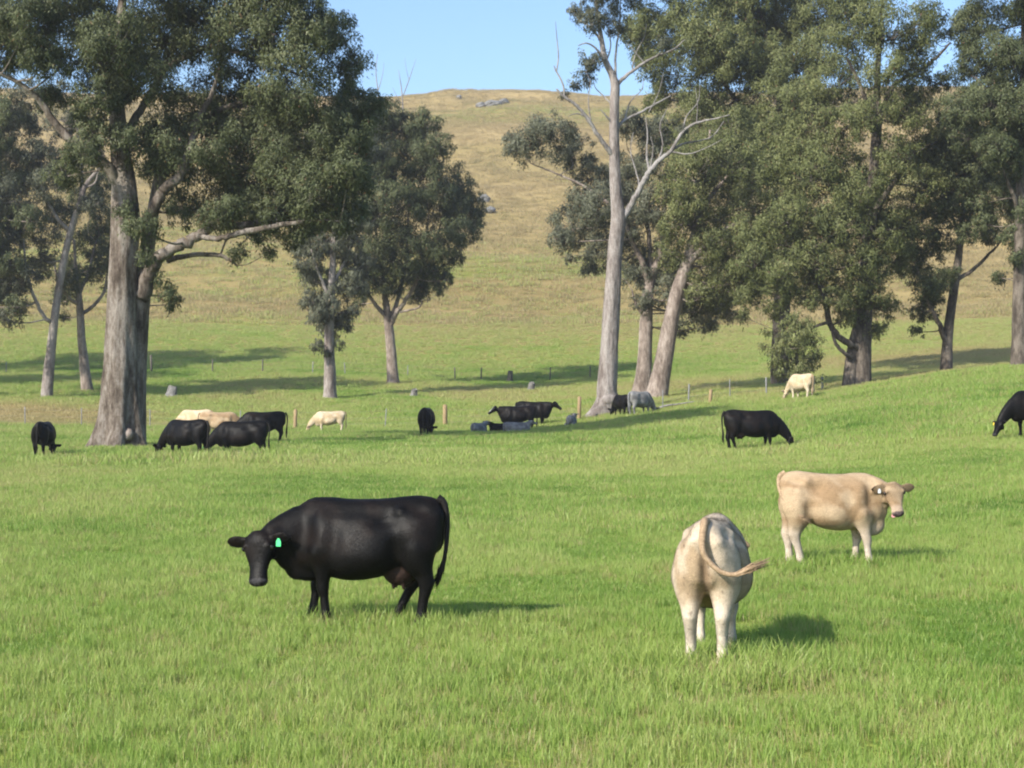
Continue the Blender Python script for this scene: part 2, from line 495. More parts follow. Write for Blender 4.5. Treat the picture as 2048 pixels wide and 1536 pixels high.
def leaves(centers, radii, nper, L, W, rg, tint0, droop, bdir):
    """Hanging leaf triangles in flattened clusters."""
    k = np.repeat(np.arange(len(centers)), nper)
    n = len(k)
    d = rg.normal(size=(n, 3)); d /= np.linalg.norm(d, axis=1, keepdims=True)
    rad = radii[k] * rg.random(n) ** 0.55
    p = centers[k] + d * rad[:, None] * np.array([1, 1, 0.95])
    hang = (rg.random(n) < .28) * rg.exponential(.45, n) * radii[k]
    p[:, 2] -= np.minimum(hang, 1.1)
    ax = rg.normal(size=(n, 3)) * 0.55 + d * 0.35
    ax[:, 2] -= droop
    ax /= np.linalg.norm(ax, axis=1, keepdims=True)
    side = np.cross(ax, rg.normal(size=(n, 3))); side /= np.linalg.norm(side, axis=1, keepdims=True) + 1e-9
    l = L * rg.uniform(0.6, 1.3, n)[:, None]; w = W * rg.uniform(0.7, 1.3, n)[:, None]
    V = np.stack([p - side * w * 0.5 , p + side * w * 0.5, p + ax * l], 1).reshape(-1, 3)
    Fc = np.arange(n * 3).reshape(-1, 3)
    ct = rg.normal(0, 0.12, len(centers))
    tn = np.clip(tint0 + ct[k] + rg.normal(0, 0.16, n), 0, 0.95)
    tn = np.where(rg.random(n) < 0.008, 1.0, tn)
    ow = d * .55 + bdir[k] * .75 + rg.normal(0, .18, (n, 3)); ow /= np.linalg.norm(ow, axis=1, keepdims=True) + 1e-9
    return V, Fc, np.repeat(tn, 3), np.repeat(ow, 3, axis=0)

SPLIT = [0]
def make_tree(name, label, cat, u, D, trunk, limbs, blobs, bark, leafm, seed, L=0.2, W=0.075, dens=1.0, depth=2.5, tint=0.5, droop=0.8,
              stems=(), flute=None, limb_bark=None, group=None, dead=(), seg=18, twig=1.0, fullness=1.0):
    """trunk/limbs: rows (u, v, radius m, depth offset m) in photo pixels at the tree's distance; blobs: (u, v, radius px, depth offset or None)."""
    rg = np.random.default_rng(seed)
    b = base(u, D)
    root = empty(name, b)
    tag(root, label, cat, group)
    o = np.array(b)
    def rows(pts):
        out = []
        for q in pts:
            uu, vv, r = q[:3]; dy = q[3] if len(q) > 3 else 0.0
            w = P(uu, vv, D)
            out.append([w.x - o[0], w.y + dy - o[1], w.z - o[2], r])
        return out
    nodes = []
    for k, st in enumerate([trunk] + list(stems)):
        rw = rows(st)
        if k == 0: rw[0][2] = min(rw[0][2], -0.3)
        rs = crom(rw, 9 if flute is not None else 6)
        V, Fc = join_tubes([tube(rs, 40 if flute is not None else seg, 0.10, seed + k, flute if k == 0 else None)])
        mesh_obj('trunk' if k == 0 else 'stem', V, Fc, bark, root)
        nodes.append(rs)
    for k, st in enumerate(limbs):
        rs = crom(rows(st), 6)
        # crooked, as gum limbs are
        jit = rg.normal(0, 1, (len(rs), 3)) * rs[:, 3:4] * 0.16
        jit[0] = 0
        rs[:, :3] += jit
        V, Fc = join_tubes([tube(rs, 12, 0.12, seed + 31 + k)])
        mesh_obj('limb', V, Fc, limb_bark or bark, root)
        nodes.append(rs)
    for k, st in enumerate(dead):
        rs = crom(rows(st), 5)
        V, Fc = join_tubes([tube(rs, 8, 0.08, seed + 77 + k)])
        mesh_obj('dead_branch', V, Fc, M_DEADWOOD, root)
    nodes = np.concatenate(nodes)
    if not blobs: return root
    tw, cs, crd, bds = [], [], [], []
    L, W = L * .86, W * .86
    pxm = F / D
    for q in blobs:
        uu, vv, rp = q[:3]
        dy = q[3] if len(q) > 3 else rg.uniform(-depth, depth)
        w = P(uu, vv, D)
        c = np.array([w.x - o[0], w.y + dy - o[1], w.z - o[2]])
        r = rp / pxm
        # branch from the nearest wood below/inside the blob
        dd = np.linalg.norm(nodes[:, :3] - c, axis=1) + np.maximum(0, nodes[:, 2] - c[2]) * 1.5
        s = nodes[np.argmin(dd)]
        e = c - np.array([0, 0, r * 0.25])
        m1 = s[:3] * 0.6 + e * 0.4 + rg.normal(0, 0.12, 3) * np.linalg.norm(e - s[:3]) * 0.6
        m1[2] -= 0.05 * np.linalg.norm(e - s[:3])
        br = np.clip(min(s[3] * 0.5, 0.035 * r + 0.025), 0.02, 0.14)
        tw.append(tube(crom([[*s[:3], br], [*m1, br * 0.8], [*e, br * 0.5]], 4), 6))
        # clusters through the blob, thicker towards its skin
        rc = np.clip(r * 0.30, 0.28, 0.66)
        nc = max(5, int(dens * 3.5 * (r / rc) ** 2.1))
        d = rg.normal(size=(nc, 3)); d /= np.linalg.norm(d, axis=1, keepdims=True)
        rr = r * (0.25 + 0.75 * rg.random(nc) ** 0.55)
        cc = c + d * rr[:, None] * np.array([1.0, 1.0, 0.85])
        cc += rg.normal(0, 0.15 * r, (nc, 3)) * np.array([1, 1, 0.6])
        bds.append((cc - c) / r); cs.append(cc); crd.append(rc * rg.uniform(0.6, 1.15, nc))
        for i in range(nc):
            if rg.random() < 0.3 * twig:
                mid = (e + cc[i]) / 2 + rg.normal(0, 0.08, 3) * r
                tw.append(tube(np.array([[*e, br * 0.4], [*mid, br * 0.28], [*cc[i], 0.008]]), 4))
    V, Fc = join_tubes(tw)
    t = mesh_obj('branches', V, Fc, limb_bark or bark, root)
    t['kind'] = 'stuff'
    cs = np.concatenate(cs); crd = np.concatenate(crd)
    area = 0.5 * L * W
    nper = np.maximum(8, (fullness * 1.9 * crd ** 2 / area * 1.9)).astype(int)
    V, Fc, tn, ow = leaves(cs, crd, nper, L, W, rg, tint, droop, np.concatenate(bds))
    co = mesh_obj('crown', V, Fc, leafm, root, smooth=False)
    co['kind'] = 'stuff'
    a = co.data.attributes.new('tint', 'FLOAT', 'POINT')
    a.data.foreach_set('value', tn.astype(np.float32))
    a = co.data.attributes.new('outward', 'FLOAT_VECTOR', 'POINT')
    a.data.foreach_set('vector', ow.astype(np.float32).ravel())
    SPLIT[0] += len(Fc)
    return root

# big left gum, two fused stems and a fluted, buttressed foot
def flute_big(t, ang):
    k = max(0.0, 1 - t / 0.30)
    return 1 + 0.05 * np.cos(5 * ang + 0.6) + k ** 1.3 * (0.34 * (2 * np.abs(np.cos(2.5 * ang + 0.4)) ** 1.5 - 1) + 0.10 * np.cos(7 * ang + 2.0)) - 0.09 * np.exp(-((np.mod(ang - 4.9 + np.pi, 2 * np.pi) - np.pi) / .16) ** 2)

make_tree('gum_tree', 'huge old gum with fluted grey trunk and long low limb over grazing cattle', 'tree', 238, 69,
    [(232, 915, 1.12), (235, 885, .94), (238, 830, .73), (240, 740, .64), (243, 640, .58), (246, 540, .54), (250, 450, .54), (247, 370, .46), (240, 300, .36), (234, 200, .28), (240, 80, .20), (250, -80, .12), (260, -200, .05)],
    [[(250, 390, .26), (215, 330, .22, -.5), (170, 300, .19, -1), (130, 262, .16, -1.2), (100, 215, .13, -1.5), (60, 180, .09, -2), (10, 160, .06, -2.5)],
     [(262, 470, .24), (295, 445, .23, -.4), (325, 405, .21, -.8), (345, 378, .20, -1.0), (368, 362, .18, -1.2), (385, 320, .15, -1), (400, 250, .12, -.5), (430, 170, .08), (450, 60, .05)],
     [(276, 600, .36, .2), (294, 556, .30, .1), (318, 520, .26, -.3), (355, 497, .22, -.6), (395, 480, .20, -.8), (440, 456, .17, -.9), (490, 455, .14, -.8), (545, 444, .12, -.5), (600, 440, .10, -.2), (660, 425, .08, 0), (710, 400, .05)],
     [(405, 477, .12, -.8), (455, 482, .11, -1.3), (510, 470, .12, -1.6), (580, 458, .10, -1.8), (640, 450, .07, -1.8), (690, 452, .04, -2)],
     [(330, 520, .12, .4), (370, 508, .10, .8), (420, 505, .09, 1.0), (450, 515, .07, 1.1), (465, 528, .04, 1.1)],
     [(240, 300, .20), (262, 240, .17, .5), (300, 160, .13, 1), (340, 60, .09, 1.5), (360, -60, .05, 2)],
     [(238, 250, .16), (200, 150, .12, 1), (150, 60, .09, 1.5), (100, -30, .06, 2)],
     [(330, 120, .12, 1), (420, 90, .10, .5), (520, 120, .08), (600, 150, .05)],
     [(300, 420, .22, .6), (320, 330, .18, 1), (370, 240, .14, 1.4), (480, 190, .10, 1.6), (560, 210, .07, 1.8), (650, 210, .04, 1.8)]],
    [(60, 50, 95), (190, 60, 100), (320, 50, 105), (450, 60, 110), (560, 70, 90), (645, 85, 62), (20, 110, 60), (120, 130, 45), (660, 45, 48), (590, 20, 62),
     (300, 165, 70), (390, 190, 95), (500, 195, 105), (610, 190, 95), (695, 190, 62), (735, 215, 36), (700, 135, 45), (240, 190, 45), (165, 230, 35), (60, 165, 35),
     (395, 300, 85), (500, 305, 100), (610, 310, 95), (690, 280, 66), (310, 260, 55), (190, 320, 40), (300, 330, 40), (120, 340, 34),
     (450, 390, 66), (550, 395, 75), (645, 385, 70), (710, 350, 50), (360, 410, 45), (700, 415, 40), (600, 430, 42), (500, 430, 36), (320, 470, 36), (270, 430, 26), (310, 520, 24),
     (338, 585, 24, .2), (318, 560, 16, .2), (335, 605, 14, .3), (470, 500, 20, 1), (570, 470, 24, 1), (540, 500, 16, 0), (470, 425, 40, -1.5), (560, 430, 40, -1.5), (640, 430, 36, -1.2), (520, 480, 18, -1.2), (610, 470, 22, -1.2), (420, 440, 26, -1), (690, 450, 30, -1.5),
     (250, 110, 75, -2.5), (225, 210, 55, -2.2), (150, 150, 45, -2.5), (275, 290, 48, -1.8), (205, 270, 34, -1.5), (715, 300, 44, -1.5), (725, 370, 34, -1), (100, 60, 70, -3), (330, -80, 130), (120, -60, 120), (530, -60, 110), (240, -180, 120), (420, -170, 110), (-60, 30, 90), (-90, 130, 60)],
    M_BARK_A, M_LEAF_A, 11, L=0.17, W=0.06, depth=3.2, tint=0.46, flute=flute_big, dens=1.15,
    stems=[[(262, 905, .52, .5), (264, 850, .46, .5), (266, 760, .42, .5), (270, 680, .41, .5), (277, 600, .38, .4), (285, 520, .32, .5), (296, 430, .25, .8), (308, 340, .18, 1)]])

def burl(root, u, v, D, r, dy, seed, mt):
    w = P(u, v, D)
    nu, nv = 18, 12
    Vb = []
    for j in range(nv + 1):
        ph = math.pi * j / nv
        for i in range(nu):
            th = 2 * math.pi * i / nu
            d = np.array([math.sin(ph) * math.cos(th), math.sin(ph) * math.sin(th), math.cos(ph)])
            k = 1 + .5 * (float(fbm(np.array([th * 1.6 + seed]), np.array([ph * 2.0]), .6, seed, 3)[0]) - .5)
            Vb.append(d * np.array(r) * k)
    Fb = [[j * nu + i, j * nu + (i + 1) % nu, (j + 1) * nu + (i + 1) % nu, (j + 1) * nu + i] for j in range(nv) for i in range(nu)]
    o = mesh_obj('burl', Vb, Fb, mt, root)
    o.location = Vector((w.x, D + dy, w.z)) - root.location
burl(bpy.data.objects['gum_tree'], 262, 868, 69, (.25, .22, .24), -.56, 3, M_BARK_S)

make_tree('gum_tree', 'slender pale gum leaning right with a forked top, left of the huge gum', 'tree', 95, 120,
    [(92, 785, .42), (98, 740, .36), (104, 680, .30), (114, 600, .27), (128, 520, .24), (142, 460, .22), (158, 410, .19), (172, 370, .15), (195, 340, .10), (210, 310, .05)],
    [[(142, 465, .16), (120, 440, .12, -.5), (100, 400, .09, -1), (92, 375, .05, -1)], [(108, 650, .15), (90, 630, .13, -.5), (74, 590, .11, -1), (60, 540, .09, -1), (55, 480, .06, -1)],
     [(160, 405, .12), (160, 340, .09, .5), (150, 270, .07, 1), (140, 220, .04, 1)], [(172, 375, .08), (190, 365, .06), (200, 330, .03)]],
    [(60, 320, 55), (25, 400, 55), (105, 370, 46), (45, 250, 45), (150, 290, 46), (15, 490, 42), (55, 560, 40), (90, 470, 36), (185, 410, 30), (30, 600, 34), (110, 240, 36), (190, 300, 28), (10, 320, 40), (70, 510, 30), (15, 230, 45), (80, 200, 40), (30, 450, 40), (0, 560, 40), (130, 190, 30), (40, 640, 26), (90, 310, 40), (10, 390, 40)],
    M_BARK_P, M_LEAF_G, 23, L=0.24, W=0.085, tint=0.40, depth=3, dens=0.85, fullness=0.85)

make_tree('gum_tree', 'small brown gum with a vase of thin branches behind the huge gum', 'tree', 172, 126,
    [(176, 772, .46), (170, 740, .36), (163, 680, .30), (160, 620, .26), (158, 590, .2), (152, 540, .13), (148, 480, .08)],
    [[(159, 610, .16), (140, 595, .12, -.4), (125, 570, .10, -.8), (115, 530, .06, -1)], [(161, 630, .15), (185, 610, .12, .4), (205, 580, .1, .6), (212, 530, .06, .6)],
     [(158, 590, .14), (172, 540, .1, .8), (185, 480, .06, 1)]],
    [(170, 470, 46), (205, 430, 40), (125, 530, 38), (195, 530, 38), (150, 560, 32), (110, 590, 24), (215, 570, 24), (140, 430, 40), (170, 390, 40), (95, 540, 26), (185, 350, 36), (120, 630, 14), (225, 500, 30)],
    M_BARK_S, M_LEAF_A, 29, L=0.24, W=0.085, tint=0.42, depth=2.5, dens=0.9)

make_tree('gum_tree', 'drooping gum at the far left, its trunk beyond the fence', 'tree', -60, 118,
    [(-62, 785, .42), (-60, 700, .34), (-55, 600, .28), (-50, 500, .2), (-50, 400, .1)], [],
    [(-40, 540, 52), (-15, 590, 34), (-20, 470, 52), (-70, 400, 80), (-60, 300, 80), (-100, 500, 80), (-12, 630, 22), (-110, 380, 80), (-20, 360, 40), (20, 430, 44), (40, 350, 44), (30, 520, 40), (0, 280, 44), (40, 610, 24), (70, 440, 34), (20, 220, 40)],
    M_BARK_S, M_LEAF_A, 31, L=0.24, W=0.085, depth=3)
make_tree('gum_tree', 'tall gum standing farther back left of the drooping far left gum', 'tree', -150, 141,
    [(-150, 760, .5), (-148, 650, .42), (-146, 500, .32), (-146, 350, .2), (-146, 220, .1)], [],
    [(-150, 200, 80), (-210, 280, 80), (-100, 290, 70), (-150, 360, 80), (-220, 430, 70), (-95, 420, 60), (-150, 480, 60), (-150, 110, 60), (-80, 210, 50)],
    M_BARK_S, M_LEAF_A, 83, L=0.3, W=0.11, depth=4)
make_tree('gum_tree', 'tall gum between the farther gum and the broad one, left of the picture', 'tree', -330, 143,
    [(-330, 755, .5), (-328, 650, .42), (-326, 500, .32), (-326, 350, .2), (-326, 220, .1)], [],
    [(-330, 200, 80), (-390, 280, 80), (-280, 290, 80), (-330, 360, 90), (-400, 430, 70), (-270, 420, 70), (-330, 480, 60), (-330, 120, 60)],
    M_BARK_S, M_LEAF_A, 89, L=0.3, W=0.11, depth=4)
make_tree('gum_tree', 'broad gum standing left of the drooping far left gum', 'tree', -420, 124,
    [(-420, 775, .5), (-415, 650, .4), (-410, 500, .3), (-410, 350, .15)], [],
    [(-420, 300, 120), (-520, 400, 100), (-320, 400, 100), (-400, 450, 110), (-480, 520, 80), (-340, 530, 80), (-430, 180, 90)],
    M_BARK_S, M_LEAF_A, 37, L=0.3, W=0.11, depth=4)

make_tree('gum_tree', 'short pale trunk wrapped in drooping grey leaves beside the fence posts', 'tree', 660, 125,
    [(660, 812, .70), (660, 785, .48), (660, 740, .41), (658, 690, .37), (660, 620, .31), (664, 560, .26), (668, 480, .20), (672, 400, .12), (674, 330, .05)],
    [[(662, 600, .15), (640, 550, .1, -.5), (625, 500, .06, -.8)], [(664, 570, .15), (690, 520, .1, .4), (705, 470, .06, .6)]],
    [(640, 480, 46), (690, 490, 48), (640, 555, 40), (695, 570, 42), (662, 610, 36), (615, 520, 32), (712, 530, 34), (655, 655, 26), (680, 640, 24), (665, 430, 54), (640, 690, 15), (672, 685, 15), (625, 600, 24), (700, 620, 22), (710, 440, 40), (600, 490, 26), (655, 705, 11), (640, 630, 24),
     (670, 350, 56), (720, 300, 50), (630, 400, 44), (660, 290, 66), (700, 240, 60), (640, 340, 56), (600, 330, 50), (590, 400, 40)],
    M_BARK_P, M_LEAF_G, 41, L=0.25, W=0.085, tint=0.45, depth=1.6, droop=1.3)

make_tree('gum_tree', 'dark round crowned gum on a short forked trunk against the hillside', 'tree', 785, 140,
    [(787, 778, .56), (785, 745, .45), (782, 700, .40), (778, 660, .38), (775, 630, .32), (770, 590, .22), (760, 530, .14), (750, 450, .07)],
    [[(778, 655, .24), (792, 630, .2, -.3), (812, 600, .17, -.6), (835, 560, .13, -.8), (850, 500, .09, -1), (860, 420, .05, -1)],
     [(780, 640, .2), (800, 580, .16, .6), (812, 500, .12, 1), (815, 400, .08, 1.2), (812, 280, .05, 1)],
     [(776, 640, .18), (745, 600, .14, -.5), (725, 560, .1, -1), (712, 500, .06, -1)],
     [(800, 625, .1, -.4), (838, 616, .07, -.8), (846, 600, .04, -1)],
     [(838, 555, .1, -.8), (880, 500, .08, -1), (915, 450, .05, -1)], [(838, 555, .1, 0), (870, 480, .07, .4), (890, 420, .04, .6)]],
    [(800, 262, 54), (765, 330, 60), (845, 315, 52), (900, 365, 48), (938, 400, 30), (855, 400, 64), (785, 420, 72), (915, 425, 44), (720, 420, 58), (925, 470, 36), (820, 500, 62), (755, 510, 52), (885, 490, 46), (735, 330, 52), (790, 555, 44), (845, 550, 40), (730, 570, 28), (870, 545, 30), (850, 250, 34), (880, 300, 30), (945, 440, 22), (740, 250, 46), (905, 515, 26), (880, 580, 14), (835, 585, 22), (895, 560, 14), (960, 415, 14), (715, 600, 14), (780, 235, 34)],
    M_BARK_S, M_LEAF_A, 43, L=0.26, W=0.09, tint=0.36, depth=3.6, dens=1.1,
    dead=[[(762, 250, .05), (757, 190, .045), (752, 145, .03), (755, 108, .015)], [(757, 180, .03), (765, 150, .02), (768, 125, .01)],
          [(806, 235, .06), (805, 200, .05), (802, 170, .035), (797, 140, .015)], [(805, 195, .04), (818, 160, .03), (832, 118, .012)], [(806, 210, .035), (795, 195, .02), (785, 175, .01)], [(818, 160, .02), (812, 135, .014), (810, 115, .008)]])

# tall pale tree, nearly bare
def flute_pale(t, ang):
    k = max(0.0, 1 - t / 0.10)
    return 1 + 0.03 * np.cos(3 * ang) + k ** 1.5 * (0.16 * np.cos(3 * ang + 1.9))

make_tree('pale_gum_tree', 'tall pale nearly bare gum with spreading silver branches', 'tree', 1205, 99,
    [(1200, 842, .95), (1207, 822, .72), (1214, 800, .66), (1213, 780, .58), (1216, 730, .52), (1221, 650, .48), (1226, 560, .44), (1231, 490, .41), (1236, 445, .42), (1232, 390, .34), (1229, 320, .31), (1228, 250, .28), (1229, 200, .27), (1230, 172, .25), (1224, 150, .2), (1210, 120, .16), (1203, 80, .13), (1195, 30, .09), (1188, -40, .05)],
    [[(1238, 450, 0.224), (1258, 418, 0.184), (1280, 378, 0.168, -.2), (1298, 345, 0.160, -.4), (1315, 325, 0.136, -.5), (1340, 305, 0.112, -.6), (1362, 268, 0.088, -.7), (1390, 250, 0.072, -.8), (1425, 243, 0.048, -.9), (1455, 235, 0.024, -1)],
     [(1340, 306, 0.080, -.6), (1362, 290, 0.064, -.3), (1395, 282, 0.048, 0), (1425, 272, 0.036, .2), (1450, 240, 0.024, .4)],
     [(1298, 345, 0.080, -.4), (1293, 310, 0.056, -.2), (1295, 270, 0.044, 0), (1292, 235, 0.024, .2)],
     [(1229, 315, 0.152), (1212, 295, 0.128, -.3), (1192, 268, 0.112, -.5), (1172, 238, 0.104, -.7), (1150, 215, 0.088, -.9), (1128, 200, 0.072, -1), (1112, 185, 0.048, -1.1)],
     [(1128, 200, 0.056, -1), (1126, 178, 0.048, -1), (1118, 160, 0.044, -1), (1112, 150, 0.040, -1), (1107, 138, 0.024, -1)],
     [(1231, 172, 0.128), (1245, 158, 0.112, .2), (1265, 140, 0.096, .4), (1290, 122, 0.080, .6), (1320, 105, 0.064, .8), (1350, 92, 0.048, 1), (1373, 72, 0.024, 1)],
     [(1222, 150, 0.096), (1205, 118, 0.080, -.3), (1190, 100, 0.056, -.6), (1172, 92, 0.040, -.8), (1155, 98, 0.024, -1)],
     [(1203, 85, 0.064), (1185, 55, 0.056, .3), (1160, 35, 0.040, .6), (1140, 10, 0.024, .8)],
     [(1232, 165, 0.080), (1232, 110, 0.064, .4), (1240, 50, 0.048, .6), (1243, -10, 0.032, .8)],
     [(1230, 260, 0.104, 0), (1250, 238, 0.088, .4), (1280, 222, 0.072, .8), (1315, 202, 0.056, 1), (1345, 185, 0.040, 1.2)],
     [(1228, 250, 0.064), (1213, 235, 0.056, -.3), (1200, 222, 0.024, -.5)],
     [(1290, 122, 0.040, .6), (1270, 100, 0.032, .4), (1255, 85, 0.016, .3)], [(1300, 220, 0.032, .9), (1320, 180, 0.024, 1), (1330, 140, 0.012, 1)],
     [(1180, 245, 0.040, -.7), (1176, 205, 0.032, -.7), (1180, 170, 0.016, -.7)],
     [(1315, 325, 0.056, -.5), (1325, 290, 0.040, -.2), (1320, 250, 0.032, 0), (1335, 215, 0.016, .2)], [(1362, 268, 0.048, -.7), (1372, 235, 0.036, -.4), (1395, 205, 0.024, -.2), (1400, 170, 0.012, 0)],
     [(1280, 378, 0.048, -.2), (1272, 340, 0.040, .2), (1262, 300, 0.028, .4), (1268, 262, 0.016, .5)], [(1250, 238, 0.048, .4), (1262, 200, 0.036, .6), (1285, 175, 0.024, .8), (1290, 150, 0.012, .9)],
     [(1340, 306, 0.048, -.6), (1375, 312, 0.036, -.9), (1410, 300, 0.024, -1.2), (1440, 285, 0.012, -1.4)], [(1229, 215, 0.056), (1208, 190, 0.040, .4), (1192, 172, 0.024, .6), (1186, 150, 0.012, .7)],
     [(1265, 140, 0.040, .4), (1272, 105, 0.032, .6), (1290, 70, 0.024, .8), (1296, 40, 0.012, .9)], [(1212, 125, 0.048), (1222, 90, 0.036, .3), (1218, 45, 0.024, .5), (1226, 5, 0.012, .6)],
     [(1172, 238, 0.040, -.7), (1152, 232, 0.032, -.9), (1135, 238, 0.016, -1)]],
    [(1182, 50, 26), (1160, 15, 24), (1185, 120, 26), (1172, 142, 16), (1150, 160, 14), (1178, 160, 12), (1235, 50, 24), (1210, 10, 34), (1325, 90, 18), (1190, -40, 50), (1250, -30, 50), (1128, 188, 8), (1360, 262, 10)],
    M_BARK_P, M_LEAF_G, 47, L=0.2, W=0.07, tint=0.4, depth=1.0, flute=flute_pale, limb_bark=M_DEADWOOD,
    dead=[[(1112, 150, .04, -1), (1116, 120, .035, -1), (1113, 85, .025, -1), (1110, 50, .012, -1)], [(1298, 345, .04, -.4), (1305, 300, .03, -.4), (1300, 275, .015, -.4)], [(1390, 250, .03, -.8), (1392, 215, .02, -.8), (1388, 180, .01, -.8)]])

burl(bpy.data.objects['pale_gum_tree'], 1215, 800, 99, (.64, .60, .50), -.12, 8, M_BARK_P)

make_tree('gum_tree', 'grey leaved gum with straight salmon trunk behind the bare pale tree', 'tree', 1283, 116,
    [(1280, 808, .78), (1285, 770, .62), (1289, 720, .48), (1292, 650, .42), (1295, 590, .38), (1303, 555, .32), (1316, 520, .24), (1326, 470, .16), (1330, 400, .08)],
    [[(1298, 575, .24), (1285, 530, .2, -.4), (1262, 480, .16, -.8), (1235, 430, .13, -1), (1195, 395, .1, -1), (1160, 372, .08, -1), (1110, 350, .06, -1), (1060, 330, .03, -1)],
     [(1292, 640, .12), (1272, 610, .1, -.5), (1262, 580, .05, -.8)], [(1303, 555, .2), (1300, 480, .16, .5), (1290, 400, .12, .8), (1280, 320, .07, 1)]],
    [(1100, 270, 50), (1050, 290, 40), (1145, 300, 46), (1185, 345, 42), (1022, 278, 20), (1205, 420, 56), (1150, 440, 50), (1128, 480, 34), (1210, 500, 50), (1270, 460, 54), (1280, 545, 42), (1165, 400, 36), (1310, 420, 56), (1330, 520, 48), (1180, 535, 18), (1345, 590, 44), (1395, 615, 42), (1445, 600, 36), (1260, 330, 46), (1305, 270, 48), (1240, 380, 40), (1320, 340, 46), (1080, 245, 22), (1140, 515, 14), (1285, 600, 26), (1420, 645, 24), (1370, 655, 20), (1470, 625, 18), (1250, 250, 34)],
    M_BARK_S, M_LEAF_G, 53, L=0.23, W=0.08, tint=0.50, depth=2.6)

make_tree('gum_tree', 'olive crowned gum on a thick trunk leaning right of the salmon one', 'tree', 1315, 112,
    [(1308, 808, .84), (1318, 770, .66), (1328, 720, .56), (1340, 650, .52), (1354, 590, .48), (1368, 545, .42), (1385, 490, .34), (1400, 420, .24), (1415, 330, .14), (1420, 260, .06)],
    [[(1372, 535, .24), (1410, 490, .2, -.6), (1450, 460, .16, -1), (1500, 440, .1, -1.4)], [(1390, 470, .2), (1370, 420, .14, .6), (1355, 380, .08, 1)], [(1400, 420, .18), (1440, 370, .14, .6), (1480, 330, .1, 1)]],
    [(1385, 350, 70), (1358, 440, 54), (1440, 420, 74), (1480, 330, 74), (1400, 520, 56), (1480, 510, 66), (1550, 470, 56), (1420, 290, 60), (1345, 500, 34), (1530, 390, 60), (1440, 580, 44), (1510, 570, 44), (1335, 390, 34), (1550, 545, 40), (1470, 250, 60), (1420, 480, 50, -2), (1500, 430, 56, -2), (1450, 330, 54, -2), (1380, 410, 44, -2), (1460, 560, 40, -2), (1530, 330, 50, -1.5), (1400, 590, 30, -1), (1520, 520, 44, -2), (1370, 300, 40, 0)],
    M_BARK_S, M_LEAF_O, 59, L=0.22, W=0.078, tint=0.52, depth=2.8, dens=.85, fullness=.85)

make_tree('gum_tree', 'very tall olive gum, its trunk hidden by the crowns in front', 'tree', 1560, 124,
    [(1560, 775, .7), (1562, 650, .6), (1570, 520, .5), (1580, 400, .42), (1570, 250, .3), (1540, 100, .2), (1500, -50, .08)],
    [[(1575, 330, .22), (1500, 230, .16, .5), (1430, 130, .12, 1), (1380, 40, .07, 1)], [(1570, 260, .2), (1620, 170, .14, .5), (1650, 80, .08, 1)]],
    [(1330, 55, 80), (1420, 105, 92), (1288, 30, 50), (1520, 80, 100), (1440, 215, 80), (1560, 215, 84), (1345, 170, 56), (1630, 120, 70), (1480, -60, 110), (1380, -80, 100), (1355, 255, 46), (1300, 130, 36), (1265, 75, 26), (1500, 290, 66), (1580, 0, 90), (1300, -60, 70), (1470, 130, 70, -2), (1560, 140, 66, -2), (1380, 60, 56, -2), (1610, 50, 60, 0), (1660, 10, 60, 0), (1500, 10, 70, -1), (1420, 20, 60, 0), (1400, 200, 50, -1)],
    M_BARK_D, M_LEAF_O, 61, L=0.25, W=0.09, tint=0.46, depth=3.4)

